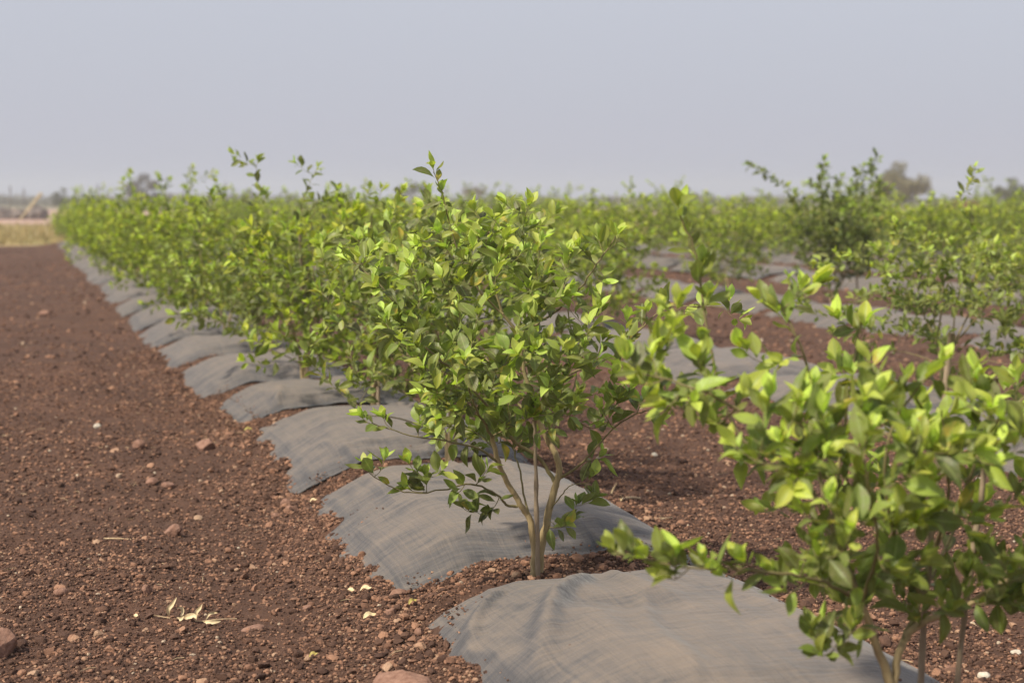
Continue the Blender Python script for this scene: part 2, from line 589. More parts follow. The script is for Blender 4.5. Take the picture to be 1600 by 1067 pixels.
def mat_mat():
    """woven ground-cover cloth with tan dust lying on it"""
    m, nt, out = new_mat('woven_weed_cloth'); L = nt.links
    al = N(nt, 'ShaderNodeAttribute', attribute_name='ws').outputs['Fac']
    ac = N(nt, 'ShaderNodeAttribute', attribute_name='wt').outputs['Fac']
    cx = N(nt, 'ShaderNodeCombineXYZ'); L.new(al, cx.inputs[0]); L.new(ac, cx.inputs[1])
    def nz(scale, sx, sy, det=4.0, rough=0.6):
        mp = N(nt, 'ShaderNodeMapping'); mp.inputs['Scale'].default_value = (sx, sy, 1); L.new(cx.outputs[0], mp.inputs[0])
        n = N(nt, 'ShaderNodeTexNoise', in_Scale=scale, in_Detail=det, in_Roughness=rough); L.new(mp.outputs[0], n.inputs['Vector'])
        return n.outputs[0]
    warp = nz(1.0, 2, 220, 2); weft = nz(1.0, 260, 4, 2)
    seams = nz(1.0, .6, 75, 2); weave = nz(1.0, 95, 1.5, 2)
    patch = nz(1.0, 7.0, 2.6, 6, 0.68)
    patch2 = nz(1.0, 34.0, 6.0, 5, 0.68)
    fold = N(nt, 'ShaderNodeAttribute', attribute_name='dust').outputs['Fac']
    d = math_n(nt, 'ADD', math_n(nt, 'MULTIPLY', patch, 0.75), math_n(nt, 'MULTIPLY', patch2, 0.45))
    d = math_n(nt, 'ADD', d, math_n(nt, 'MULTIPLY', math_n(nt, 'SUBTRACT', fold, 0.5), 0.60))
    d = math_n(nt, 'ADD', d, math_n(nt, 'MULTIPLY', math_n(nt, 'SUBTRACT', warp, 0.5), 0.28))
    d = math_n(nt, 'ADD', d, math_n(nt, 'MULTIPLY', math_n(nt, 'SUBTRACT', weft, 0.5), 0.30))
    d = math_n(nt, 'ADD', d, math_n(nt, 'MULTIPLY', math_n(nt, 'SUBTRACT', seams, 0.5), 0.30))
    d = math_n(nt, 'ADD', d, math_n(nt, 'MULTIPLY', math_n(nt, 'SUBTRACT', weave, 0.5), 0.22))
    c = ramp(nt, d, [(0.30, (0.062, 0.059, 0.061)), (0.46, (0.097, 0.087, 0.082)), (0.60, (0.139, 0.116, 0.099)), (0.86, (0.188, 0.149, 0.118))])
    p = N(nt, 'ShaderNodeBsdfPrincipled', in_Roughness=0.72)
    p.inputs['Specular IOR Level'].default_value = 0.25
    p.inputs['Sheen Weight'].default_value = 0.15
    L.new(c, p.inputs['Base Color'])
    w = math_n(nt, 'ADD', warp, weft)
    b1 = N(nt, 'ShaderNodeBump', in_Strength=0.45, in_Distance=0.003); L.new(w, b1.inputs['Height'])
    crz = nz(1.0, 2.2, 13, 4, 0.55); crw = nz(1.0, 16, 3.0, 3, 0.55)
    cr = math_n(nt, 'ADD', math_n(nt, 'ABSOLUTE', math_n(nt, 'SUBTRACT', crz, 0.5)), math_n(nt, 'ABSOLUTE', math_n(nt, 'SUBTRACT', crw, 0.5)))
    b3 = N(nt, 'ShaderNodeBump', in_Strength=0.55, in_Distance=0.03); b3.invert = True; L.new(cr, b3.inputs['Height']); L.new(b1.outputs[0], b3.inputs['Normal'])
    b2 = N(nt, 'ShaderNodeBump', in_Strength=0.5, in_Distance=0.012); L.new(patch2, b2.inputs['Height']); L.new(b3.outputs[0], b2.inputs['Normal'])
    L.new(b2.outputs[0], p.inputs['Normal'])
    L.new(p.outputs[0], out.inputs[0])
    return m


M_GROUND = ground_mat()
M_CLOD = clod_mat()
M_CLOTH = mat_mat()
M_LEAF = leaf_mat('citrus_leaf', (0.082, 0.095, 0.024), (0.235, 0.295, 0.055), (0.43, 0.52, 0.095), 0.38)
M_LEAF_NEAR = leaf_mat('citrus_leaf_young', (0.080, 0.098, 0.022), (0.240, 0.300, 0.048), (0.47, 0.555, 0.085), 0.36)
M_LEAF_FAR = leaf_mat('citrus_leaf_lush', (0.088, 0.112, 0.013), (0.255, 0.320, 0.023), (0.47, 0.54, 0.040), 0.20)
M_LEAF_DARK = leaf_mat('citrus_leaf_dark', (0.062, 0.078, 0.016), (0.150, 0.190, 0.032), (0.36, 0.46, 0.06), 0.22)
M_LEAF_PALE = leaf_mat('citrus_leaf_pale', (0.098, 0.116, 0.026), (0.225, 0.275, 0.050), (0.41, 0.49, 0.07), 0.40)
M_BARK = bark_mat('citrus_bark', (0.30, 0.22, 0.110), (0.50, 0.37, 0.20))
M_TWIG = bark_mat('citrus_twig', (0.17, 0.125, 0.060), (0.27, 0.225, 0.095))
M_STAKE = bark_mat('weathered_stake', (0.24, 0.165, 0.115), (0.36, 0.27, 0.195))
M_STONE = plain_mat('reddish_stone', (0.165, 0.085, 0.058), (0.30, 0.175, 0.125), 40, 0.9, 0.8, 5, 0.006)
M_PALE_STONE = plain_mat('pale_stone', (0.42, 0.36, 0.28), (0.62, 0.56, 0.46), 40, 0.9, 0.6, 5, 0.005)
M_DRYLEAF = plain_mat('dry_leaf', (0.52, 0.40, 0.22), (0.68, 0.56, 0.36), 60, 0.7, 0.3, 3, 0.002)
M_STRAW = plain_mat('straw', (0.36, 0.25, 0.14), (0.55, 0.42, 0.26), 60, 0.8, 0.2, 3, 0.002)
M_YLEAF = plain_mat('yellowed_leaf', (0.28, 0.23, 0.06), (0.42, 0.34, 0.11), 50, 0.6, 0.3, 3, 0.002)
M_DRYGRASS = plain_mat('dry_grass', (0.22, 0.20, 0.075), (0.44, 0.32, 0.15), 0.6, 0.9, 0.0, 3)
M_FARWOOD = plain_mat('scrub_foliage', (0.085, 0.082, 0.040), (0.17, 0.145, 0.085), 0.09, 0.9, 0.0, 3)
M_FARTREE = plain_mat('acacia_foliage', (0.070, 0.078, 0.032), (0.125, 0.125, 0.058), 0.6, 0.9, 0.0, 3)
M_FARTREE_B = plain_mat('dry_thorn_foliage', (0.145, 0.135, 0.065), (0.21, 0.185, 0.095), 0.6, 0.9, 0.0, 3)
M_FARTREE_G = plain_mat('grey_thorn_foliage', (0.125, 0.120, 0.095), (0.18, 0.170, 0.135), 0.6, 0.9, 0.0, 3)
M_FARBARK = plain_mat('thorn_tree_bark', (0.09, 0.07, 0.05), (0.15, 0.12, 0.09), 5, 0.9, 0.3, 3)
M_POST = plain_mat('grey_post', (0.12, 0.11, 0.10), (0.20, 0.18, 0.16), 10, 0.9, 0.3, 3)
M_POLE = plain_mat('yellow_painted_pole', (0.46, 0.37, 0.20), (0.52, 0.43, 0.25), 10, 0.6, 0.2, 3)
M_HEAP = plain_mat('heaped_red_earth', (0.090, 0.045, 0.032), (0.155, 0.080, 0.056), 3, 0.95, 0.8, 6, 0.1)
M_RUBBLE = plain_mat('dark_rubble', (0.075, 0.060, 0.055), (0.26, 0.22, 0.19), 1.6, 0.95, 0.6, 4, 0.1)

# ------------------------------------------------------------------ ground sheet


def axis(breaks):
    out = []
    for a, b, n in breaks:
        out.append(np.linspace(a, b, n, endpoint=False))
    out.append([breaks[-1][1]])
    return np.concatenate(out)


gx = axis([(-900, -60, 16), (-60, -12, 50), (-12, -4.0, 90), (-4.0, 3.6, 480), (3.6, 12, 110), (12, 60, 90), (60, 900, 16)])
gy = axis([(-40, 0, 20), (0, 3.6, 40), (3.6, 8.0, 330), (8.0, 14, 260), (14, 26, 200), (26, 66, 230), (66, 130, 60), (130, 1200, 30)])
GX, GY = np.meshgrid(gx, gy)
S_, T_ = to_st(GX.ravel(), GY.ravel())
GZ = ground_z(S_, T_)
nx, ny = len(gx), len(gy)
ii = (np.arange(ny - 1)[:, None] * nx + np.arange(nx - 1)[None]).ravel()
Fg = np.stack([ii, ii + 1, ii + nx + 1, ii + nx], 1)
me = raw_mesh('ground', np.stack([GX.ravel(), GY.ravel(), GZ], 1), [Fg], smooth=True)
ground = tag(link('ground', me, M_GROUND), kind='structure')

# ------------------------------------------------------------------ clods of soil


def ico(sub):
    t = (1 + 5 ** .5) / 2
    V = [(-1, t, 0), (1, t, 0), (-1, -t, 0), (1, -t, 0), (0, -1, t), (0, 1, t), (0, -1, -t), (0, 1, -t), (t, 0, -1), (t, 0, 1), (-t, 0, -1), (-t, 0, 1)]
    F = [(0, 11, 5), (0, 5, 1), (0, 1, 7), (0, 7, 10), (0, 10, 11), (1, 5, 9), (5, 11, 4), (11, 10, 2), (10, 7, 6), (7, 1, 8),
         (3, 9, 4), (3, 4, 2), (3, 2, 6), (3, 6, 8), (3, 8, 9), (4, 9, 5), (2, 4, 11), (6, 2, 10), (8, 6, 7), (9, 8, 1)]
    V = [unit(v) for v in V]
    for _ in range(sub):
        cache = {}; nf = []
        def midp(a, b):
            key = (min(a, b), max(a, b))
            if key not in cache:
                V.append(unit(V[a] + V[b])); cache[key] = len(V) - 1
            return cache[key]
        for a, b, c in F:
            x, y, z = midp(a, b), midp(b, c), midp(c, a)
            nf += [(a, x, z), (b, y, x), (c, z, y), (x, y, z)]
        F = nf
    return np.array(V), np.array(F)


def clod_shapes(sub, n, amt):
    V, F = ico(sub)
    out = []
    for k in range(n):
        r = np.random.default_rng(50 + k + 100 * sub)
        ax = r.uniform(.5, 1.3, 3)
        W = V * ax
        # knock flat facets off
        for _ in range(5):
            nn = unit(r.normal(0, 1, 3)); d = r.uniform(.42, .8)
            pr = W @ nn
            W = W - np.maximum(0, pr - d)[:, None] * nn
        W = W * (1 + r.normal(0, amt, len(W)))[:, None]
        out.append(W)
    return out, F


def scatter_clods(x, y, size, rnd, shapes, F, sink=.25, extra_z=None, seed=1):
    r = np.random.default_rng(seed)
    s, t = to_st(x, y)
    z = ground_z(s, t) if extra_z is None else extra_z
    n = len(x)
    q = r.normal(0, 1, (n, 4)); q /= np.linalg.norm(q, axis=1)[:, None]
    w, a, b, c = q.T
    R = np.stack([1 - 2 * (b * b + c * c), 2 * (a * b - c * w), 2 * (a * c + b * w),
                  2 * (a * b + c * w), 1 - 2 * (a * a + c * c), 2 * (b * c - a * w),
                  2 * (a * c - b * w), 2 * (b * c + a * w), 1 - 2 * (a * a + b * b)], 1).reshape(n, 3, 3)
    flat = np.array([1, 1, .75])
    which = r.integers(0, len(shapes), n)
    Vs = []; Fs = []; Rn = []; base = 0
    for k, W in enumerate(shapes):
        m = np.where(which == k)[0]
        if not len(m):
            continue
        P = np.einsum('nij,vj->nvi', R[m], W) * flat * size[m][:, None, None]
        P = P + np.stack([x[m], y[m], z[m] + size[m] * (.75 - sink * 2)], 1)[:, None, :]
        Vs.append(P.reshape(-1, 3))
        Fs.append((base + np.arange(len(m))[:, None, None] * len(W) + F[None]).reshape(-1, 3))
        Rn.append(np.repeat(rnd[m], len(W)))
        base += len(m) * len(W)
    return np.concatenate(Vs), np.concatenate(Fs), np.concatenate(Rn)


def sample_positions(n, y0, y1, power, seed, spread=.50):
    r = np.random.default_rng(seed)
    u = r.random(n)
    y = (y0 ** power + u * (y1 ** power - y0 ** power)) ** (1 / power)
    x = r.uniform(-1, 1, n) * (y * spread + .3)
    s, t = to_st(x, y)
    b, dt, ds = on_bed(s, t)
    k = row_of(t)
    inrow = (t > R0 - 1.0)
    edge = .635 + .05 * vnoise(s * 6, t * 6, 5)
    keep = ~((dt < edge) & (ds > .16) & inrow)
    keep &= (s < FIELD_END)
    # leave looser and denser patches
    den = .55 + .45 * vnoise(x * 1.1, y * 1.1, 31) + .5 * np.exp(-((dt - .78) / .2) ** 2)
    keep &= r.random(n) < np.clip(den + .25, .2, 1)
    return x[keep], y[keep], r


small, F0 = clod_shapes(0, 6, .08)
bigs, F1 = clod_shapes(1, 8, .05)
VV = []; FF = []; RR = []; off = 0
for (n, y0, y1, pw, lo, hi, shp, F, sd) in [
        (220000, 4.2, 8.5, .9, .0026, .0115, small, F0, 1), (112000, 8.5, 16, .9, .005, .016, small, F0, 2), (45000, 16, 60, .8, .011, .034, small, F0, 3),
        (8500, 4.2, 9, .9, .008, .024, bigs, F1, 4), (6000, 9, 20, .9, .012, .030, bigs, F1, 5), (3500, 20, 60, .8, .022, .05, bigs, F1, 6)]:
    x, y, r = sample_positions(n, y0, y1, pw, 100 + sd)
    sz = lo + (hi - lo) * r.random(len(x)) ** 3.2
    rn = r.random(len(x)) ** .92
    V, Fc, Rn = scatter_clods(x, y, sz, rn, shp, F, .2, None, sd)
    VV.append(V); FF.append(Fc + off); RR.append(Rn); off += len(V)
# coarse clods heaped along the mat hems and in the bare gaps of the first rows
r = np.random.default_rng(78)
for (n, lo, hi, shp, F, sd) in [(80000, .0025, .010, small, F0, 21), (6500, .007, .024, bigs, F1, 22)]:
    sv = 3.2 + 14 * r.random(n) ** 1.5; side = r.choice([-1, 1], n)
    tv = row_centre(sv, 0) + side * (.66 + np.abs(r.normal(0, .16, n)))
    ng = n // 2
    gsel = np.array(ROW1_GAPS[1:8])[np.minimum((r.random(ng) ** 2.2 * 7).astype(int), 6)]
    sv[:ng] = gsel + np.clip(r.normal(-.03, .12, ng), -.27, .2) + .05 * (tv[:ng] * 0); tv[:ng] = R0 + r.uniform(-.78, .72, ng)
    x, y = to_xy(sv, tv)
    V, Fc, Rn = scatter_clods(x, y, lo + (hi - lo) * r.random(n) ** 2.6, np.clip(r.random(n) ** .72, 0, .99), shp, F, .15, None, sd)
    VV.append(V); FF.append(Fc + off); RR.append(Rn); off += len(V)
# a thin spill of crumbs over the mat edges beside the nearest gaps
r = np.random.default_rng(77)
hs_ = 3.6 + 12 * r.random(3600) ** 1.4
ht_ = row_centre(hs_, 0) + r.choice([-1, 1], 3600) * (.62 - np.abs(r.normal(0, .055, 3600)))
xx, yy = to_xy(hs_, ht_)
V, Fc, Rn = scatter_clods(xx, yy, r.uniform(.002, .008, len(xx)), r.random(len(xx)) ** 1.1, small, F0, .2, ground_lo(hs_, ht_) + .020, 10)
VV.append(V); FF.append(Fc + off); RR.append(Rn); off += len(V)
sx_ = np.concatenate([r.normal(6.12, .25, 500), r.normal(8.62, .2, 200), r.normal(3.9, .3, 150)])
tx_ = np.concatenate([R0 + .35 + r.normal(0, .17, 500), R0 + r.uniform(-.6, .6, 200), R0 + r.uniform(-.6, .6, 150)])
xx, yy = to_xy(sx_, tx_)
V, Fc, Rn = scatter_clods(xx, yy, r.uniform(.0025, .0075, len(xx)), r.random(len(xx)) ** 1.1, small, F0, .2, ground_lo(sx_, tx_) + .022, 9)
VV.append(V); FF.append(Fc + off); RR.append(Rn); off += len(V)
me = raw_mesh('soil_clods', np.concatenate(VV), [np.concatenate(FF)], dict(rnd=np.concatenate(RR)))
tag(link('soil_clods', me, M_CLOD), 'loose crumbly reddish brown clods and grit strewn over the soil', 'soil clods', kind='stuff')

# dry straw and stalk bits
T = Tubes(); r = np.random.default_rng(5)
x, y, r = sample_positions(420, 4.3, 18, .9, 900)
for a, b in zip(x, y):
    z = gz(a, b) + .008
    an = r.uniform(0, 6.28); L = r.uniform(.02, .09)
    d = np.array([math.cos(an), math.sin(an), r.uniform(-.1, .15)])
    p0 = np.array([a, b, z])
    T.add([p0, p0 + d * L * .5 + [0, 0, r.uniform(0, .008)], p0 + d * L], [.0014, .0016, .0008], 4)
tag(link('straw_bits', T.mesh('straw_bits'), M_STRAW), 'thin pale bits of straw and stalk scattered on the bare soil', 'straw', kind='stuff')

# ------------------------------------------------------------------ weed mats
CLOTH_T = .003


def mat_mesh(name, s0, s1, tc, seed, res_s, res_t, ridges, lo=None):
    """cloth between two gaps, laid over the bed; coordinates are world, s along the row"""
    r = np.random.default_rng(seed)
    ns = max(8, int((s1 - s0) / res_s)); nt_ = max(8, int(1.44 / res_t))
    a = np.linspace(0, 1, ns); b = np.linspace(-.73, .73, nt_)
    A, B = np.meshgrid(a, b, indexing='ij')
    # ragged ends
    e0 = s0 + .035 * vnoise(b * 3.5, b * 0, seed) + .012 * vnoise(b * 14, b * 0, seed + 1) + .05 * b
    e1 = s1 + .035 * vnoise(b * 3.5, b * 0, seed + 2) + .012 * vnoise(b * 14, b * 0, seed + 3) + .05 * b
    S = e0[None] + (e1 - e0)[None] * A
    Tt = tc + B + (row_centre(S, 0) - R0 if abs(tc - R0) < .5 else 0.0)
    z = ground_lo(S, Tt)
    B0 = Tt - tc
    ends = np.minimum(A, 1 - A) * (s1 - s0)
    lift = .016 + .010 * sstep(0, .25, ends) + .006 * vnoise(S * 2.2, Tt * 2.2, seed + 8) * sstep(.0, .2, ends)
    # wrinkles running off the ends and lying across the slope
    wr = (.0060 * fbm(S * 2.2, Tt * 7, 3, seed + 20) + .0050 * fbm(S * 9, Tt * 2.5, 2, seed + 30) * sstep(.7, .0, ends)
          + .0075 * (1 - 2 * np.abs(vnoise(S * 5 + 2 * vnoise(S, Tt * 2, seed), Tt * 1.6, seed + 41))) * sstep(.0, .1, ends)
          + .0040 * (1 - 2 * np.abs(vnoise(S * 2.5, Tt * 13 + 2 * vnoise(S * 2, Tt, seed + 5), seed + 43))))
    z = z + lift + wr
    crest = .5 + 18 * wr
    for (ra, rb, qa, qb, h, w) in ridges:
        ps, pt = ra * (s1 - s0) + s0, tc + rb
        qs, qt = qa * (s1 - s0) + s0, tc + qb
        dx, dy = qs - ps, qt - pt
        L2 = dx * dx + dy * dy
        u = np.clip(((S - ps) * dx + (Tt - pt) * dy) / L2, 0, 1)
        bend = .03 * np.sin(u * 5 + seed)
        dist = np.hypot(S - ps - u * dx, Tt - pt - u * dy + bend)
        g = np.exp(-(dist / (w * (.6 + .8 * u))) ** 2)
        z = z + h * g * np.sin(np.pi * np.clip(.12 + u * .88, 0, 1)) ** .6
        crest = crest + .5 * g
    # long edges dip under the soil
    dig = np.maximum(0, np.where(B > 0, B - .565, -B - .615))
    z = z - dig * .42
    # front hem hangs to the soil
    z = z - .012 * sstep(.06, 0, ends)
    # dust lies on the gentle upper faces, the steep ones show the grey cloth
    gs = np.gradient(z, axis=0) / np.maximum(np.gradient(S, axis=0), 1e-4)
    gt = np.gradient(z, axis=1) / np.gradient(B, axis=1)
    dust = np.clip(.62 + .25 * (crest - .5) - .9 * np.maximum(0, gs) - .5 * np.abs(gt) ** 1.5, 0, 1)
    X, Y = to_xy(S, Tt)
    top = np.stack([X.ravel(), Y.ravel(), z.ravel()], 1)
    bot = top - [0, 0, CLOTH_T]
    n = ns * nt_
    i = (np.arange(ns - 1)[:, None] * nt_ + np.arange(nt_ - 1)[None]).ravel()
    F = np.stack([i, i + nt_, i + nt_ + 1, i + 1], 1)
    rim = []
    ring = [k * nt_ for k in range(ns)] + [(ns - 1) * nt_ + k for k in range(1, nt_)] + [k * nt_ + nt_ - 1 for k in range(ns - 2, -1, -1)] + [k for k in range(nt_ - 2, 0, -1)]
    ring = np.array(ring)
    nx_ = np.roll(ring, -1)
    rimf = np.stack([ring, ring + n, nx_ + n, nx_], 1)
    V = np.concatenate([top, bot])
    FA = np.concatenate([F[:, ::-1], (F + n), rimf])
    at = dict(ws=np.tile(S.ravel() * 1.0, 2), wt=np.tile(Tt.ravel(), 2), dust=np.tile(dust.ravel(), 2))
    if lo is not None:
        V = V - np.array(lo)
    return raw_mesh(name, V, [FA], at, smooth=True)


ORD = ['zeroth', 'first', 'second', 'third', 'fourth', 'fifth', 'sixth', 'seventh', 'eighth', 'ninth', 'tenth', 'eleventh', 'twelfth', 'thirteenth',
       'fourteenth', 'fifteenth', 'sixteenth', 'seventeenth', 'eighteenth', 'nineteenth', 'twentieth', 'twenty-first', 'twenty-second', 'twenty-third',
       'twenty-fourth', 'twenty-fifth', 'twenty-sixth']
ROWN = ['leftmost', 'second', 'third', 'fourth', 'fifth', 'sixth', 'seventh', 'eighth', 'ninth', 'tenth']

FRONT_RIDGES = [(.90, -.12, .40, -.64, .046, .042), (.88, -.46, .62, -.74, .040, .034), (.99, .02, .55, .0, .022, .04), (.7, -.05, .15, -.3, .018, .04), (.80, .30, .3, .35, .010, .06), (.6, -.3, .1, -.2, .012, .08)]


def rand_ridges(seed):
    r = np.random.default_rng(seed)
    out = []
    for k in range(5):
        b = r.uniform(-.5, .5)
        if r.random() < .5:
            out.append((.02, b, r.uniform(.25, .5), b + r.uniform(-.25, .25), r.uniform(.010, .03), r.uniform(.022, .05)))
        else:
            out.append((.98, b, r.uniform(.5, .75), b + r.uniform(-.25, .25), r.uniform(.010, .03), r.uniform(.022, .05)))
    out.append((.10, -.45, .16, .55, .012, .05))
    return out


def visible(x, y, z0, z1, half, margin=30):
    """would a thing of this size show in the frame?"""
    if y < 2:
        return False
    px0, pya = project(x - half, y, z0); px1, pyb = project(x + half, y, z1)
    return px1 > -margin and px0 < 1600 + margin and pya > 0 and pyb < 1067 + margin


MATG = ['grey weed mats laid end to end along the leftmost row', 'grey weed mats along the second row'] + ['grey weed mats along the %s row' % w for w in ROWN[2:]]
NEAR_MAT_LABEL = {
    1: 'dusty grey weed mat nearest the camera with strong folds at its rear edge',
    2: 'dusty grey weed mat lying just behind the sharp front bush',
    3: 'dusty grey weed mat, second one behind the trunk of the sharp bush',
}
for i in range(len(ROW1_GAPS) - 1):
    a, b = ROW1_GAPS[i] + (.17 if i < 3 else .23), ROW1_GAPS[i + 1] - (.27 if i == 1 else .20)
    sm = (a + b) / 2
    X0, Y0 = to_xy(sm, R0)
    if not visible(X0, Y0, 0, .2, 1.4, 100) or b > FIELD_END:
        continue
    z0 = float(ground_lo(np.array([sm]), np.array([R0]))[0])
    rs = .014 if i < 4 else (.03 if i < 9 else .07)
    rid = FRONT_RIDGES if i == 1 else rand_ridges(40 + i)
    mm = mat_mesh('weed_mat', a, b, R0 + .03 * math.sin(i * 1.9), 200 + 7 * i, rs, rs, rid, (X0, Y0, z0))
    o = link('weed_mat', mm, M_CLOTH); o.location = (X0, Y0, z0)
    tag(o, NEAR_MAT_LABEL.get(i, 'grey weed mat, %s from the camera along the leftmost row' % ORD[max(i, 1)]), 'weed mat', MATG[0])

mat_count = {}
for k in range(1, 9):
    tcr = R0 + RSP * k
    protos = None
    for j in range(0, 27):
        a, b = ROW_OFF[k] + STEP * j + .16, ROW_OFF[k] + STEP * (j + 1) - .16
        if b > FIELD_END:
            break
        sm = (a + b) / 2
        X0, Y0 = to_xy(sm, tcr)
        if not visible(X0, Y0, 0, .2, 1.0, 250):
            continue
        z0 = float(ground_lo(np.array([sm]), np.array([tcr]))[0])
        if k <= 2 or protos is None:
            rs = .03 if k == 1 else .06
            mm = mat_mesh('weed_mat', a, b, tcr, 900 + 31 * k + j, rs, rs, rand_ridges(300 + 31 * k + j), (X0, Y0, z0))
            o = link('weed_mat', mm, M_CLOTH)
            protos = o
        else:
            o = protos.copy(); COL.objects.link(o)
        o.location = (X0, Y0, z0)
        mat_count[k] = mat_count.get(k, 0) + 1
        if k <= 2:
            lb = 'grey weed mat, %s row from left, %s one from the front' % (ROWN[k], ORD[mat_count[k]])
        else:
            lb = 'blurred grey weed mat between far bushes of the %s row from the left' % ROWN[k]
        tag(o, lb, 'weed mat', MATG[k])

# ------------------------------------------------------------------ hero bush (in focus)


def bush_object(name, plant, origin, leaf_m, seed, hero=False):
    root = empty(name, origin)
    org = np.asarray(origin, float)
    def shift(me):
        me.transform(__import__('mathutils').Matrix.Translation(Vector([-float(c) for c in org])))
        return me
    link('trunk', shift(plant.trunk.mesh('trunk')), M_BARK, root)
    if hero:
        for q, (T, lv) in enumerate(plant.limbs):
            if not T.V:
                continue
            br = link('branch', shift(T.mesh('branch')), M_TWIG, root)
            if lv.o:
                link('foliage', shift(lv.mesh('foliage', seed + q)), leaf_m, br)
    else:
        AT = Tubes(); AL = Leaves()
        for T, lv in plant.limbs:
            for v in T.V:
                AT.V.append(v)
            AT.Q += [tuple(c + AT.n for c in f) for f in T.Q]
            AT.N += [tuple(c + AT.n for c in f) for f in T.N]
            AT.n += T.n
            AL.o += lv.o; AL.d += lv.d; AL.n += lv.n; AL.s += lv.s; AL.a += lv.a
        link('branches', shift(AT.mesh('branches')), M_TWIG, root)
        link('crown', shift(AL.mesh('crown', seed)), leaf_m, root)
    return root


def in_poly(x, y, poly):
    c = False; n = len(poly)
    for i in range(n):
        x1, y1 = poly[i]; x2, y2 = poly[(i + 1) % n]
        if (y1 > y) != (y2 > y) and x < (x2 - x1) * (y - y1) / (y2 - y1) + x1:
            c = not c
    return c


hb = ground_at(838, 905, .125)
HX, HY = hb[0], hb[1]
hb[2] = gz(HX, HY) - .01


def H(px, py, dy=0.0):
    return at_depth(px, py, HY + dy)


pl = Plant(11)
foot = np.array([HX, HY, hb[2]])
pl.limb([H(833, 910), H(835, 860, .0), H(829, 815), H(813, 788, -.02), H(795, 758, -.05), H(778, 722, -.10), H(768, 680, -.14)], .0150, .0085, True, 10)
pl.limb([H(842, 910, .012), H(846, 855, .012), H(857, 800, .01), H(868, 757, .0), H(874, 738), H(870, 714), H(855, 686, .02), H(840, 655, .04)], .0165, .0105, True, 10)
pl.limb([H(840, 655, .04), H(829, 615, .05), H(817, 568, .06), H(809, 524, .06), H(786, 490, .05), H(770, 440, .04), H(760, 400, .02), H(762, 350, .0)], .0100, .0035)
pl.limb([H(809, 524, .06), H(838, 505, .03), H(867, 488, .0), H(905, 452, -.06), H(938, 405, -.1), H(962, 370, -.12)], .0060, .0020)
pl.limb([H(866, 752), H(842, 715, -.02), H(806, 691, -.05), H(772, 645, -.09), H(722, 590, -.14), H(673, 550, -.17), H(643, 514, -.17), H(600, 452, -.15), H(548, 405, -.12)], .0085, .0022)
pl.limb([H(877, 746), H(903, 729, -.04), H(928, 704, -.08), H(958, 670, -.12), H(995, 646, -.16), H(1028, 640, -.18)], .0056, .0018)
pl.limb([H(808, 791, -.02), H(790, 789, -.05), H(775, 771, -.10), H(735, 756, -.18), H(690, 765, -.26), H(630, 768, -.34), H(575, 738, -.40)], .0058, .0016)
pl.limb([H(778, 722, -.1), H(745, 700, -.2), H(700, 690, -.3), H(640, 680, -.36), H(580, 660, -.40)], .0052, .0016)
pl.limb([H(829, 615, .05), H(860, 600, .16), H(910, 575, .24), H(960, 555, .28), H(1010, 505, .28), H(1050, 480, .27), H(1130, 480, .25)], .0058, .0018)
pl.limb([H(840, 655, .04), H(800, 620, .2), H(760, 560, .35), H(720, 500, .42), H(690, 430, .4)], .0062, .002)
pl.limb([H(855, 686, .02), H(880, 640, .18), H(900, 590, .32), H(890, 500, .4), H(880, 430, .38)], .0060, .002)
pl.limb([H(768, 680, -.14), H(745, 640, -.28), H(730, 590, -.36), H(720, 540, -.40)], .0058, .002)
pl.limb([H(786, 490, .05), H(745, 450, .0), H(715, 390, -.02), H(700, 340, -.04), H(690, 300, -.05), H(677, 268, -.06)], .0042, .0014)
pl.limb([H(829, 815), H(818, 770, .05), H(812, 735, .1), H(800, 700, .2), H(770, 660, .32), H(730, 640, .4)], .0048, .002)
pl.limb([H(857, 800, .01), H(880, 770, -.05), H(895, 757, -.08), H(925, 755, -.1)], .003, .0012)
CROWN = [(560, 408), (600, 395), (680, 372), (712, 335), (800, 332), (830, 350), (850, 385), (890, 400), (945, 380), (935, 430), (935, 490), (960, 530), (960, 580),
         (980, 630), (960, 665), (910, 685), (860, 685), (780, 695), (740, 705), (670, 680), (635, 640), (630, 560), (585, 470)]
tips = []
r = np.random.default_rng(3)
while len(tips) < 180:
    px, py = r.uniform(520, 1030), r.uniform(310, 720)
    if not in_poly(px, py, CROWN):
        continue
    rr = min(1.0, math.hypot((px - 785) / 265, (py - 520) / 225))
    dmax = .62 * math.sqrt(max(0.06, 1 - rr * rr))
    dy = r.uniform(-1, 1); dy = math.copysign(abs(dy) ** .6, dy) * dmax
    if px > 850 and py < 540 and r.random() < .45:
        continue
    if vnoise(px / 62.0, py / 62.0 + 3 * (dy > 0), 77) < -.38:
        continue
    # the photograph has windows in the crown on the lower right and by the stems
    if py > 560 and px > 860 and r.random() < .55:
        continue
    if py > 690 and r.random() < .4:
        continue
    tips.append((H(px, py, dy), .10 * (dy < -.1) + .12 * (py < 420)))  # top and outward leaves lighter: new growth plus light painted into leaf colour
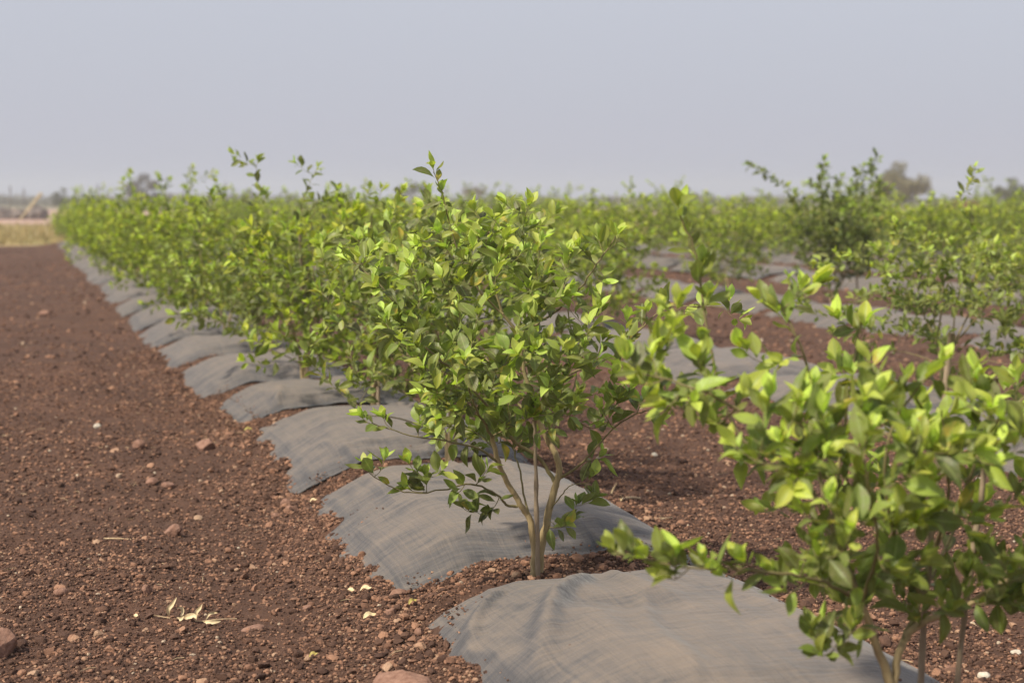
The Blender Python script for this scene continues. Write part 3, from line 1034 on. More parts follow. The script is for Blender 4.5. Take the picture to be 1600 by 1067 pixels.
for (px, py, dy, bo) in [(677, 264, -.06, .05), (690, 300, -.05, -.2), (742, 330, 0, .25), (790, 318, .02, .3), (826, 322, .05, .2), (700, 330, -.05, .2), (965, 368, -.12, .3), (905, 385, -.1, .3),
                         (935, 375, -.1, .3), (940, 440, -.1, .2), (980, 500, -.05, .2), (545, 408, -.12, .2), (575, 400, -.1, .2), (620, 395, -.1, .2), (660, 385, -.05, .3), (568, 655, -.4, .35), (600, 655, -.38, .1),
                         (655, 650, -.36, -.1), (570, 725, -.4, .4), (600, 720, -.38, .2), (640, 725, -.36, .1), (690, 735, -.33, .35), (760, 735, -.25, .4), (715, 770, -.25, -.2), (745, 800, -.2, -.5),
                         (725, 795, -.18, -.5), (770, 795, -.15, -.5), (665, 745, -.3, .1), (640, 765, -.3, -.1), (730, 560, -.42, .35), (715, 600, -.44, .3), (690, 605, -.42, .4), (660, 615, -.42, .4), (720, 640, -.4, .1),
                         (820, 650, -.34, .3), (840, 640, -.32, .3), (780, 655, -.3, .2), (925, 780, -.1, -.3), (885, 820, -.1, -.2), (900, 790, -.08, -.2), (925, 745, -.1, .0), (935, 715, -.05, 0), (1032, 655, -.18, .2),
                         (1005, 625, -.15, .1), (960, 590, -.2, .3), (985, 610, -.2, .2), (890, 575, -.36, .3), (880, 600, -.34, .2), (940, 640, -.2, .2), (1140, 470, .25, .2), (1155, 500, .25, .2), (1100, 478, .26, .15),
                         (1070, 490, .27, .1), (1040, 470, .28, .1), (1012, 488, .28, .1), (985, 520, .27, 0), (845, 380, -.2, .2), (850, 430, -.35, .25), (825, 450, -.4, .25), (720, 440, -.35, .1), (780, 410, -.3, .15)]:
    tips.append((H(px, py, dy), bo))
pl.reach(tips, .076, .0165, (.14, .90), foot, .12)
hero = bush_object('citrus_bush', pl, foot, M_LEAF, 500, hero=True)
tag(hero, 'sharp leafy citrus bush with forked trunk in the centre foreground', 'citrus bush', 'citrus bushes of the leftmost row')


def stake(p0, p1, r0, label):
    root_z = np.asarray(p0, float)
    T = Tubes()
    n = 14
    f = np.linspace(0, 1, n)[:, None]
    P = (np.asarray(p1) - root_z) * f
    rr = np.random.default_rng(int(abs(p0[0]) * 1000))
    P = P + rr.normal(0, r0 * .22, P.shape); P[:, 2] = ((np.asarray(p1) - root_z) * f)[:, 2]
    rad = r0 * (1 + .12 * rr.normal(0, 1, n)) * np.linspace(1.05, .85, n)
    T.add(P, rad, 9)
    o = link('stake', T.mesh('stake'), M_STAKE)
    o.location = root_z
    tag(o, label, 'stake', 'wooden stakes supporting the bushes')
    return o


b0 = H(841, 908, -.03); b0[2] = gz(b0[0], b0[1]) - .05
stake(b0, H(835, 655, -.035), .0086, 'thin wooden stake between the forked stems of the sharp citrus bush')

# ------------------------------------------------------------------ near bush on the right (out of focus)
fb = ground_at(1402, 1205, .125)
FX, FY = fb[0], fb[1]
fb[2] = gz(FX, FY) - .01


def G(px, py, dy=0.0):
    return at_depth(px, py, FY + dy)


pl = Plant(21)
foot = np.array(fb)
pl.limb([fb, G(1396, 1130), G(1386, 1055), G(1370, 1010, -.02), G(1345, 940, -.05), G(1320, 890, -.07)], .0155, .0085, True, 10)
pl.limb([fb + [.01, .01, 0], G(1402, 1130, .01), G(1400, 1050, .01), G(1412, 1002, .02), G(1440, 972, .03), G(1495, 952, .05), G(1560, 915, .06), G(1620, 885, .06)], .0135, .0060, True, 9)
pl.limb([G(1412, 1002, .02), G(1440, 930, .08), G(1460, 860, .1), G(1497, 793, .08), G(1527, 717, .06), G(1550, 666, .04), G(1600, 622, .02), G(1660, 580, 0)], .0085, .003)
pl.limb([G(1345, 940, -.05), G(1310, 850, -.08), G(1270, 770, -.1), G(1215, 690, -.12), G(1150, 640, -.14), G(1080, 605, -.15), G(1010, 585, -.15)], .0075, .0024)
pl.limb([G(1320, 890, -.07), G(1300, 820, .0), G(1275, 720, .04), G(1275, 630, .05), G(1250, 540, .05), G(1215, 470, .05)], .0070, .0024)
pl.limb([G(1300, 820, 0), G(1310, 740, .08), G(1322, 650, .12), G(1335, 560, .13), G(1345, 505, .13)], .0060, .0022)
pl.limb([G(1310, 850, -.08), G(1230, 760, .1), G(1150, 670, .2), G(1117, 575, .24), G(1098, 470, .24), G(1088, 400, .22), G(1062, 335, .2)], .0060, .0020)
pl.limb([G(1345, 940, -.05), G(1290, 910, -.15), G(1220, 895, -.22), G(1140, 890, -.27), G(1060, 885, -.3), G(965, 865, -.3)], .0056, .0017)
pl.limb([G(1440, 930, .08), G(1400, 850, -.1), G(1385, 770, -.2), G(1390, 680, -.25), G(1430, 610, -.25), G(1460, 575, -.25)], .0062, .002)
pl.limb([G(1460, 860, .1), G(1480, 780, -.1), G(1480, 700, -.2), G(1470, 640, -.22)], .0058, .002)
pl.limb([G(1560, 915, .06), G(1620, 830, .1), G(1660, 740, .1), G(1690, 650, .1)], .0056, .002)
pl.limb([G(1345, 940, -.05), G(1370, 860, -.25), G(1360, 780, -.4), G(1350, 720, -.48)], .0056, .002)
pl.limb([G(1440, 930, .08), G(1480, 850, .3), G(1520, 760, .42), G(1560, 700, .46)], .0056, .002)
CROWN = [(990, 560), (1030, 480), (1180, 470), (1270, 450), (1350, 500), (1370, 590), (1400, 620), (1480, 580), (1600, 570), (1740, 600), (1760, 800), (1680, 950),
         (1540, 950), (1450, 960), (1290, 990), (1250, 910), (1190, 800), (1140, 700), (1020, 630)]
tips = []
r = np.random.default_rng(8)
while len(tips) < 205:
    px, py = r.uniform(980, 1750), r.uniform(450, 990)
    if not in_poly(px, py, CROWN):
        continue
    if py < 620 and r.random() < .55:
        continue
    if px > 1430 and py > 620 and r.random() < .12:
        continue
    rr = min(1.0, math.hypot((px - 1370) / 390, (py - 730) / 290))
    dmax = .50 * math.sqrt(max(0.05, 1 - rr * rr))
    dy = r.uniform(-1, 1) * dmax
    tips.append((G(px, py, dy), .2 * (dy < 0) - .25 * (py > 850)))
for (px, py, dy, bo) in [(1188, 470, .05, .4), (1215, 490, .05, .3), (1250, 455, .05, .35), (1275, 450, .05, .35), (1310, 500, .13, .4), (1350, 510, .13, .3), (1060, 325, .2, .0), (1075, 370, .22, -.2), (1095, 420, .24, -.2),
                         (1105, 470, .24, -.1), (980, 565, -.15, .3), (1000, 600, -.15, .3), (1050, 520, -.1, .4), (1020, 560, -.12, .3), (1090, 560, -.12, .3), (1110, 600, -.1, .3), (1160, 620, -.1, .3), (960, 860, -.3, .3), (1010, 872, -.3, .2),
                         (1055, 870, -.3, .2), (1100, 880, -.28, .2), (1130, 900, -.28, .2), (1165, 880, -.26, .2), (1050, 905, -.3, .1), (1210, 900, -.2, .0), (1230, 925, -.2, .0), (1285, 1025, -.2, -.2), (1270, 985, -.2, -.2), (1330, 985, -.2, -.2),
                         (1450, 590, -.25, .45), (1470, 570, -.25, .45), (1395, 610, -.24, .4), (1415, 600, -.25, .4), (1330, 830, -.5, .4), (1370, 800, -.48, .4), (1430, 815, -.3, .45), (1395, 820, -.4, .4), (1250, 650, -.1, .4), (1265, 690, -.1, .3),
                         (1550, 640, -.05, .2), (1530, 600, .04, .2), (1590, 600, .02, .1), (1580, 910, .0, .1), (1545, 940, .0, -.2), (1590, 940, 0, -.1)]:
    tips.append((G(px, py, dy), bo))
pl.reach(tips, .073, .0165, (.18, .84), foot, .12, .10, .80)
near = bush_object('citrus_bush', pl, foot, M_LEAF_NEAR, 700, hero=True)
tag(near, 'large soft-focus citrus bush nearest the camera at the right edge', 'citrus bush', 'citrus bushes of the leftmost row')
for (px0, py0, px1, py1, dy, rr, lb) in [(1425, 1150, 1484, 520, .12, .0085, 'leaning pale wooden stake in the near right bush, left of its other stake'),
                                          (1478, 1130, 1556, 590, .16, .0080, 'leaning pale wooden stake in the near right bush, right of its other stake')]:
    p = G(px0, py0, dy); p[2] = gz(p[0], p[1]) - .05
    stake(p, G(px1, py1, dy), rr, lb)

# ------------------------------------------------------------------ bushes of the rows


def generic_bush(seed, hgt, rx, ntips, leaf, spacing, age_shades, leaf_m, shoots=3, low=.30, lean=0.0, extra=()):
    r = np.random.default_rng(seed)
    P = Plant(seed)
    foot = np.zeros(3)
    cz = (hgt + low) / 2; rz = (hgt - low) / 2
    ns = r.integers(2, 4)
    tops = []
    for k in range(ns):
        an = r.uniform(0, 6.28) + k * 2.2
        d = np.array([math.cos(an), math.sin(an), 0])
        q0 = d * .012
        f1 = d * r.uniform(.02, .05) + [0, 0, r.uniform(.16, .26)]
        f2 = d * r.uniform(.08, .16) + [lean * .1, 0, r.uniform(.36, .46)]
        _, p = P.limb([q0 + [0, 0, -.03], q0 + [0, 0, .06], f1, f2], r.uniform(.014, .018), .009, True, 8)
        tops.append(f2)
        for m in range(r.integers(2, 4)):
            a2 = an + r.uniform(-1.1, 1.1)
            d2 = np.array([math.cos(a2), math.sin(a2), 0])
            rr = rx * r.uniform(.25, .75)
            e = d2 * rr + [lean * .3, 0, cz + rz * r.uniform(-.1, .75)]
            mid = f2 + (e - f2) * .5 + r.normal(0, .05, 3)
            P.limb([f2, mid, e], .0075, .0028, False, 6)
        a3 = an + r.uniform(-1, 1)
        e = np.array([math.cos(a3) * rx * .7, math.sin(a3) * rx * .7, low + .12])
        P.limb([f1, f1 + (e - f1) * .5 + [0, 0, .03], e], .005, .002, False, 6)
    P.limb([tops[0], np.array([lean * .2, 0, cz]), np.array([lean * .4, 0, cz + rz * .75])], .008, .003, False, 6)
    tips = []
    lob = r.uniform(0, 6.28, 4)
    while len(tips) < ntips:
        v = r.normal(0, 1, 3); v /= np.linalg.norm(v)
        an = math.atan2(v[1], v[0])
        k = 1 + .18 * math.sin(2 * an + lob[0]) + .15 * math.sin(3 * an + lob[1]) + .16 * math.sin(3 * v[2] * 2 + lob[2])
        rad = r.random() ** .45 * k
        p = np.array([v[0] * rx * rad + lean * .3, v[1] * rx * rad, cz + v[2] * rz * rad])
        if p[2] < low - .05:
            continue
        if p[2] < low + .15 and r.random() < .5:
            continue
        tips.append((p, .18 * (p[2] - cz) / rz + .28 * (min(rad, 1.1) - .85) + r.normal(0, .12)))  # inner and lower leaves older, with crown shade painted into their colour
    for k in range(shoots):
        an = r.uniform(0, 6.28); q = r.uniform(.1, .6) * rx
        tips.append((np.array([math.cos(an) * q + lean * .4, math.sin(an) * q, hgt + r.uniform(.04, .20)]), .2))
    for (ex, ez) in extra:
        tips.append((np.array([ex, r.uniform(-.2, .2), ez]), .25))
    P.reach(tips, leaf, spacing, age_shades, foot, .18)
    return bush_object('citrus_bush', P, (0, 0, 0), leaf_m, seed)


PROTO = [generic_bush(31, 1.42, .80, 255, .080, .0235, (.12, .78), M_LEAF_FAR, 2, .18),
         generic_bush(32, 1.36, .86, 260, .080, .0235, (.14, .82), M_LEAF_FAR, 0, .12),
         generic_bush(33, 1.46, .78, 245, .082, .0240, (.04, .66), M_LEAF, 3, .20),
         generic_bush(34, 1.34, .84, 255, .078, .0235, (.10, .84), M_LEAF_FAR, 0, .22),
         generic_bush(35, 1.44, .82, 250, .080, .0240, (.08, .70), M_LEAF_FAR, 2, .20),
         generic_bush(36, 1.30, .80, 235, .080, .0240, (.08, .80), M_LEAF_PALE, 1, .18)]
TALL = generic_bush(43, 1.70, .64, 350, .090, .020, (.03, .58), M_LEAF_DARK, 0, .36, 0.0,
                    ((-1.14, 1.95), (-1.05, 1.92), (-.95, 1.86), (-.82, 1.76), (-.66, 1.66), (-.17, 2.02), (-.20, 1.90), (-.12, 1.82), (.10, 1.80), (.28, 1.86),
                     (.40, 1.92), (.46, 2.00), (.50, 2.10), (.54, 2.02), (.50, 1.90), (.62, 1.72), (.72, 1.66), (.58, 1.60), (.40, 1.74), (.22, 1.72), (-.36, 1.70), (-.15, 1.74), (-.22, 1.80), (-.10, 1.94), (.05, 1.70), (.34, 1.80), (.42, 1.84), (.52, 1.86), (.46, 1.94), (.56, 1.78),
                     (.64, 1.66), (.48, 1.66), (.30, 1.66), (-.08, 1.66), (-.28, 1.66), (.74, 1.60), (.66, 1.58), (-.5, 1.6), (.0, 1.76)))
PALE = generic_bush(38, 1.26, .88, 230, .080, .025, (.22, .66), M_LEAF_PALE, 0, .16, 0.0, ((.16, 1.62), (.17, 1.52), (.15, 1.42)))
MID = generic_bush(39, 1.42, .80, 245, .082, .0235, (.06, .70), M_LEAF, 0, .22)
used = set()


def place(proto, x, y, rz, sc, label, group):
    o = proto if id(proto) not in used else copy_tree(proto)
    used.add(id(proto))
    o.location = (x, y, gz(x, y) - .01)
    o.rotation_euler = (0, 0, rz); o.scale = (sc, sc, sc * 1.0)
    for k in ('label', 'category', 'group'):
        if k in o:
            del o[k]
    tag(o, label, 'citrus bush', group)
    return o


SPECIAL1 = {3: ('citrus bush with a thick pale forked trunk right behind the sharp front bush', MID, 1.06),
            4: ('citrus bush with low spreading limb, second behind the sharp front bush', PROTO[1], 1.12)}
r = np.random.default_rng(99)
OFF1 = {3: .16, 4: .28, 5: .1}
for i in range(3, len(ROW1_GAPS)):
    s = ROW1_GAPS[i]
    if s > FIELD_END - .4:
        break
    t = R0 + OFF1.get(i, r.uniform(-.08, .16))
    x, y = to_xy(s, t)
    R1S = {5: 1.08, 6: .90, 7: 1.0, 8: .86, 9: 1.02, 10: 1.20, 11: .96, 12: 1.08, 13: .86}
    lb, pr, sc = SPECIAL1.get(i, ('bushy green citrus bush, %s from the camera in the leftmost row' % ORD[i - 0], PROTO[int(r.integers(0, 6))], R1S.get(i, 1.0 + r.uniform(-.14, .18))))
    place(pr, x, y, r.uniform(0, 6.28), sc, lb, 'citrus bushes of the leftmost row')
    if i in (5, 6, 8, 11) or i == 4:
        stake((x + .05, y - .04, gz(x, y) - .05), (x + r.uniform(-.1, .1), y + r.uniform(-.08, .08), gz(x, y) + (1.1 if i == 4 else r.uniform(1.2, 1.38))), .012,
              'brown wooden stake standing in the %s citrus bush of the leftmost row' % ORD[i])

# second and third rows: planted bushes as the photograph shows them, some places empty
row_n = {}
for k in range(1, 9):
    tcr = R0 + RSP * k
    for j in range(0, 27):
        s = ROW_OFF[k] + STEP * j
        if s > FIELD_END - .3:
            break
        if _hash(np.array([j]), np.array([k]), 9)[0] < .07:
            continue                         # a place where the bush has died
        t = tcr + r.uniform(-.15, .15)
        x, y = to_xy(s, t)
        pr = PROTO[int(r.integers(0, 6))]; sc = 1.02 + r.uniform(-.20, .20); rz = r.uniform(0, 6.28)
        px, py = project(x, y, 0.1)
        if not visible(x, y, .1, 1.5, .75, 120):
            continue
        if k == 1 and px > 1000:
            continue                         # gap in the planting; the pale bush stands here (below)
        if k == 2 and (1190 < px < 1410 or px > 1540):
            continue
        row_n[k] = row_n.get(k, 0) + 1
        if k <= 2:
            lb = 'green citrus bush, %s row from left, %s one from the front' % (ROWN[k], ORD[row_n[k] + (1 if k == 1 else 2)])
        else:
            lb = 'blurred green citrus bush among the far bushes of the %s row from the left' % ROWN[k]
        place(pr, x, y, rz, sc, lb, 'citrus bushes of the %s row' % ROWN[k])
p = ground_at(1470, 622, .13)
place(PALE, p[0], p[1], 0.0, 1.0, 'sparse yellow-green citrus bush standing alone, right of the tall dark bush', 'citrus bushes of the second row')
p = ground_at(1302, 478, .13)
place(TALL, p[0], p[1], 0.0, 1.0, 'tallest dark green citrus bush with shoots rising above the horizon', 'citrus bushes of the third row')
stake((p[0] + .35, p[1] + .1, .05), (p[0] + .32, p[1] + .1, .85), .014, 'short brown stake beside the trunk of the tall dark bush')
p = ground_at(1585, 505, .13)
place(PROTO[3], p[0], p[1], 1.1, .92, 'green citrus bush cut by the right edge, behind the sparse yellow-green bush', 'citrus bushes of the third row')
for q in PROTO + [TALL, PALE, MID]:
    if id(q) not in used:
        for c in list(q.children):
            bpy.data.objects.remove(c)
        bpy.data.objects.remove(q)

# ------------------------------------------------------------------ stones and litter one can pick out


def stone(px, py, wpx, label, mat, seed, flat=.7, sunk=.3, asp=1.0):
    g = ground_at(px, py, 0.02)
    V, F = ico(3)
    r = np.random.default_rng(seed)
    W = V * r.uniform(.75, 1.1, 3)
    for _ in range(9):
        nn = unit(r.normal(0, 1, 3)); d = r.uniform(.5, .85)
        pr = W @ nn
        W = W - np.maximum(0, pr - d)[:, None] * nn * .92
    W = W * (1 + .035 * np.sin(W[:, 0] * 9 + seed) * np.sin(W[:, 1] * 8) + r.normal(0, .012, len(W)))[:, None]
    rad = wpx / FPX * g[1] / 2
    W = W * rad * np.array([asp, 1, flat]) * 1.15
    o = link('stone', raw_mesh('stone', W, [F], smooth=False), mat)
    z = gz(g[0], g[1])
    o.location = (g[0], g[1], z + rad * flat * (1 - sunk * 2) * .8)
    o.rotation_euler = (0, 0, r.uniform(0, 6))
    tag(o, label, 'stone', 'larger stones lying on the soil')


STONES = [(632, 1082, 92, 'large flat reddish stone half buried at the bottom edge beside the front mat', M_STONE, .36, .25, 1.5),
      (4, 1018, 56, 'brown stone cut by the left edge of the photo, lower left', M_STONE, .9, .2, 1.0),
      (270, 822, 26, 'rounded reddish stone on open soil above the dry twig', M_STONE, .8, .15, 1.1),
      (152, 661, 12, 'pale whitish round pebble on the open soil at left', M_PALE_STONE, .9, .1, 1.0),
      (218, 702, 24, 'squarish reddish stone left of the long low stone by the mats', M_STONE, .85, .15, 1.0),
      (322, 704, 30, 'brown stone lying on soil left of the second mat corner', M_STONE, .8, .2, 1.15),
      (237, 746, 19, 'small orange-brown stone, left of a paler small stone', M_STONE, .8, .15, 1.1),
      (263, 748, 17, 'small pale brown stone right of an orange-brown one', M_STONE, .7, .15, 1.2),
      (95, 938, 20, 'small orange stone on the soil left of the dry twig', M_STONE, .8, .2, 1.1),
      (447, 785, 20, 'rounded reddish stone at left corner of mat behind sharp bush, upper of two', M_STONE, .85, .15, 1.0),
      (456, 797, 22, 'greyish stone at left corner of mat behind sharp bush, lower of two', M_STONE, .85, .15, 1.0),
      (432, 797, 14, 'small red stone left of the greyish stone by the mat corner', M_STONE, .85, .15, 1.0),
      (228, 925, 20, 'dark brown round clod above the left tip of the dry twig', M_STONE, .9, .15, 1.0),
      (395, 970, 26, 'flat brown stone right of the dry twig', M_STONE, .5, .25, 1.4),
      (480, 945, 18, 'angular orange stone midway between the dry twig and the mat', M_STONE, .8, .2, 1.0),
      (622, 946, 24, 'angular tan stone in the bare gap below the mat corner', M_STONE, .75, .15, 1.2),
      (612, 972, 20, 'brown stone in the bare soil just left of the front mat', M_STONE, .8, .15, 1.0),
      (655, 998, 18, 'orange stone leaning on the rear left hem of the front mat', M_STONE, .85, .15, 1.0),
      (722, 910, 11, 'small pale pebble in the bare gap left of the trunk', M_STONE, .85, .15, 1.0),
      (822, 911, 14, 'small orange pebble in the bare gap at the foot of the trunk', M_STONE, .85, .15, 1.0),
      (1533, 722, 30, 'white chunky stone lying in front of the second row mat at right', M_PALE_STONE, .6, .1, 1.6),
      (1531, 748, 13, 'small white pebble below the white chunky stone at right', M_PALE_STONE, .8, .1, 1.0),
      (1537, 1053, 20, 'whitish stone on the soil in the lower right corner', M_PALE_STONE, .75, .1, 1.2),
      (1482, 1047, 15, 'orange stone right of the near bush stems', M_STONE, .8, .15, 1.0),
      (1588, 1018, 18, 'pale stone cut close to the right edge', M_PALE_STONE, .5, .15, 1.4),
      (1023, 704, 10, 'small cream pebble on the soil right of the sharp bush', M_PALE_STONE, .9, .1, 1.0),
      (70, 495, 16, 'tan stone on the far soil at left', M_STONE, .8, .1, 1.0)]
for q, (px, py, w, lb, m, fl, sk, asp) in enumerate(STONES):
    stone(px, py, w, lb, m, 600 + q, fl, sk, asp)


def curl_leaf(path, nrm, width):
    """one dried leaf, a curled strip with thickness"""
    p = smooth_path(path, 5); n = len(p)
    tan = np.gradient(p, axis=0); tan /= np.linalg.norm(tan, axis=1)[:, None]
    side = np.cross(tan, nrm); side /= np.linalg.norm(side, axis=1)[:, None]
    up = np.cross(side, tan)
    f = np.linspace(0, 1, n)
    w = width * np.sin(np.pi * np.clip(f * .94 + .05, 0, 1)) ** .8
    rows = []
    for k in (-1, -.5, 0, .5, 1):
        rows.append(p + side * (w * k)[:, None] + up * (w * abs(k) * .55)[:, None])
    V = np.stack(rows, 1).reshape(-1, 3)
    F = [(i * 5 + j, i * 5 + j + 1, (i + 1) * 5 + j + 1, (i + 1) * 5 + j) for i in range(n - 1) for j in range(4)]
    me = raw_mesh('leaf', V, [np.array(F)], smooth=True)
    return me


g0 = ground_at(300, 966, .02)
tz = gz(g0[0], g0[1]) + .012


def D(px, py, dy=0.0):
    p = at_depth(px, py, g0[1] + dy)
    return p - np.array([g0[0], g0[1], tz])


twig = empty('dry_twig', (g0[0], g0[1], tz))
tag(twig, 'dry twig with curled straw-coloured leaves lying on the soil at lower left', 'twig')
T = Tubes()
T.add(smooth_path([D(240, 961, .0), D(270, 966, 0), D(290, 969, 0), D(315, 970, -.01), D(340, 967, -.01), D(370, 966, -.01)], 4), np.linspace(.0028, .0012, 21), 6)
link('stem', T.mesh('stem'), M_STRAW, twig)
for pts, wd in [([D(264, 963), D(263, 952, -.01), D(269, 944, -.01), D(276, 933, 0)], .008), ([D(281, 966), D(285, 957, .01), D(284, 950, .01), D(276, 949, .0)], .006),
                ([D(306, 968), D(307, 956, 0), D(312, 950, .01), D(316, 943, .01)], .007), ([D(286, 967), D(294, 963, -.02), D(303, 962, -.03), D(306, 966, -.04)], .010),
                ([D(322, 967), D(327, 959, 0), D(334, 957, .02), D(340, 957, .02)], .005), ([D(318, 970), D(326, 972, -.03), D(336, 971, -.03), D(345, 970, -.02)], .008),
                ([D(275, 966), D(281, 967, -.03), D(287, 962, -.02)], .008)]:
    link('leaf', curl_leaf(np.array(pts), np.array([.2, -1, .4]), wd), M_DRYLEAF, twig)

LIT = [(572, 935, .045, M_DRYLEAF, 'pale dried leaf on the soil against the left hem of the mat behind the trunk', 'dead leaf'),
       (548, 928, .04, M_DRYLEAF, 'crumpled dried leaf left of the mat corner behind the trunk', 'dead leaf'),
       (645, 965, .035, M_YLEAF, 'small yellow fallen leaf in the bare soil beside the front mat', 'dead leaf'),
       (490, 1026, .028, M_YLEAF, 'narrow yellow fallen leaf near the bottom edge, left of the front mat', 'dead leaf'),
       (578, 968, .05, M_DRYLEAF, 'long pale dried leaf lying in the gap left of the front mat', 'dead leaf'),
       (212, 966, .03, M_DRYLEAF, 'small cream leaf scrap left of the dry twig', 'dead leaf'),
       (490, 787, .035, M_DRYLEAF, 'cream dried leaf in the gap just above the mat behind the sharp bush', 'dead leaf'),
       (388, 675, .05, M_YLEAF, 'yellow-green fallen leaf at the left corner of the third mat', 'dead leaf')]
for q, (px, py, L, m, lb, ct) in enumerate(LIT):
    g = ground_at(px, py, .03); r = np.random.default_rng(800 + q)
    an = r.uniform(-.7, .7); d = np.array([math.cos(an), math.sin(an), 0]) * L
    me = curl_leaf(np.array([-d * .5, -d * .15 + [0, 0, .012], d * .2 + [0, 0, .008], d * .5 + [0, 0, .014]]), np.array([0, -.4, 1.0]), L * .26)
    o = link('dead_leaf', me, m); o.location = (g[0], g[1], gz(g[0], g[1]) + .012)
    tag(o, lb, ct, 'fallen leaves on the soil')
for q, (pa, pb, rr, lb) in enumerate([((955, 775), (972, 764), .006, 'short upright brown stick on soil right of the sharp bush'), ((970, 783), (1000, 775), .009, 'stubby reddish brown stick lying on soil right of the sharp bush'),
                                      ((162, 829), (205, 831), .004, 'thin dry stick lying on open soil left of the mats'), ((1030, 815), (1050, 805), .004, 'forked dry stick on the soil right of the mat')]):
    a = ground_at(*pa, .03); b = ground_at(*pb, .03)
    a[2] = gz(a[0], a[1]) + rr; b[2] = gz(b[0], b[1]) + rr * 1.5
    if q == 0:
        b = a + np.array([.03, .03, .05])
    T = Tubes(); mid = (a + b) / 2 + [0, 0, rr * .6]
    T.add(smooth_path([a - a, mid - a, b - a], 4), np.linspace(rr, rr * .6, 9), 7)
    if q == 3:
        T.add(smooth_path([mid - a, mid - a + [-.04, -.01, .004], mid - a + [-.08, -.03, .0]], 3), np.linspace(rr * .7, rr * .4, 7), 6)
    o = link('stick', T.mesh('stick'), M_STRAW); o.location = a
    tag(o, lb, 'stick', 'dry sticks on the soil')

# ------------------------------------------------------------------ far side of the field
r = np.random.default_rng(44)
n = 9000
ss = FIELD_END + 2.0 + 44 * r.random(n) ** 1.2; tt = r.uniform(-26, 60, n)
bx, by = to_xy(ss, tt)
ok = (np.abs(bx) < by * .36)
bx, by = bx[ok], by[ok]
zz = ground_z(*to_st(bx, by))
V = []; F = []
hh = r.uniform(.12, .42, len(bx)); an = r.uniform(0, 6.28, len(bx)); ln = r.normal(0, .12, (len(bx), 2))
for k in range(3):
    a = an + k * 2.1
    w = .02 + .02 * r.random(len(bx))
    bxk = bx + r.normal(0, .06, len(bx)); byk = by + r.normal(0, .06, len(bx))
    p0 = np.stack([bxk - np.cos(a) * w, byk - np.sin(a) * w, zz], 1); p1 = np.stack([bxk + np.cos(a) * w, byk + np.sin(a) * w, zz], 1)
    p2 = np.stack([bxk + ln[:, 0], byk + ln[:, 1], zz + hh], 1)
    base = sum(len(v) for v in V)
    V.append(np.stack([p0, p1, p2], 1).reshape(-1, 3))
    F.append(base + np.arange(len(bx) * 3).reshape(-1, 3))
tag(link('dry_grass', raw_mesh('dry_grass', np.concatenate(V), [np.concatenate(F)]), M_DRYGRASS),
    'strip of dry straw-coloured grass beyond the end of the field', 'dry grass', kind='stuff')


def leaf_cloud(centres, radii, n, size, r, stretch=(1, 1, .8)):
    c = np.asarray(centres); rad = np.asarray(radii)
    pk = rad ** 2 / np.sum(rad ** 2)
    which = r.choice(len(c), n, p=pk)
    v = r.normal(0, 1, (n, 3)); v /= np.linalg.norm(v, axis=1)[:, None]
    p = c[which] + v * (rad[which] * r.random(n) ** .4)[:, None] * np.array(stretch)
    a = r.normal(0, 1, (n, 3)); a /= np.linalg.norm(a, axis=1)[:, None]
    b = np.cross(a, r.normal(0, 1, (n, 3))); b /= np.linalg.norm(b, axis=1)[:, None]
    s = size * r.uniform(.6, 1.4, n)[:, None]
    Q = np.stack([p - a * s, p - b * s * .5, p + a * s, p + b * s * .5], 1).reshape(-1, 3)
    return Q, np.arange(n * 4).reshape(-1, 4)


def far_tree(px, top_py, dist, wpx, name, label, mat, seed, trunk=True, flat_top=False, dens=1.0):
    r = np.random.default_rng(seed)
    x = (px - 800) / FPX * dist
    topz = at_depth(px, top_py, dist)[2]
    w = wpx / FPX * dist / 2
    root = empty(name, (x, dist, 0))
    tag(root, label, 'tree', 'trees scattered along the horizon')
    cs = []; rs = []
    nb = 16
    for k in range(nb):
        a = r.uniform(0, 6.28); q = math.sqrt(r.random()) * w * .78
        if flat_top:
            z = topz * r.uniform(.62, .88)
        else:
            z = topz * (.22 + .60 * r.random() * (1 - .55 * (q / w) ** 2))
        cs.append((q * math.cos(a), q * math.sin(a), z)); rs.append(min(w * .34, topz * .2) * r.uniform(.6, 1.1))
    cs.append((0, 0, topz * .84)); rs.append(topz * .16)
    Q, F = leaf_cloud(cs, rs, int(2600 * dens), max(.07, topz * .024), r)
    Q[:, 2] = np.maximum(Q[:, 2], .08)
    link('crown', raw_mesh('crown', Q, [F]), mat, root)
    T = Tubes()
    T.add(smooth_path([(0, 0, -.1), (.03 * w, 0, topz * .2), (-.04 * w, 0, topz * .42)], 3), np.linspace(topz * .035, topz * .02, 7), 7)
    for c in cs[:9]:
        T.add(smooth_path([(-.01 * w, 0, topz * .28), (c[0] * .5, c[1] * .5, c[2] * .75), c], 3), np.linspace(topz * .014, topz * .004, 7), 5)
    link('trunk', T.mesh('trunk'), M_FARBARK, root)
    return root


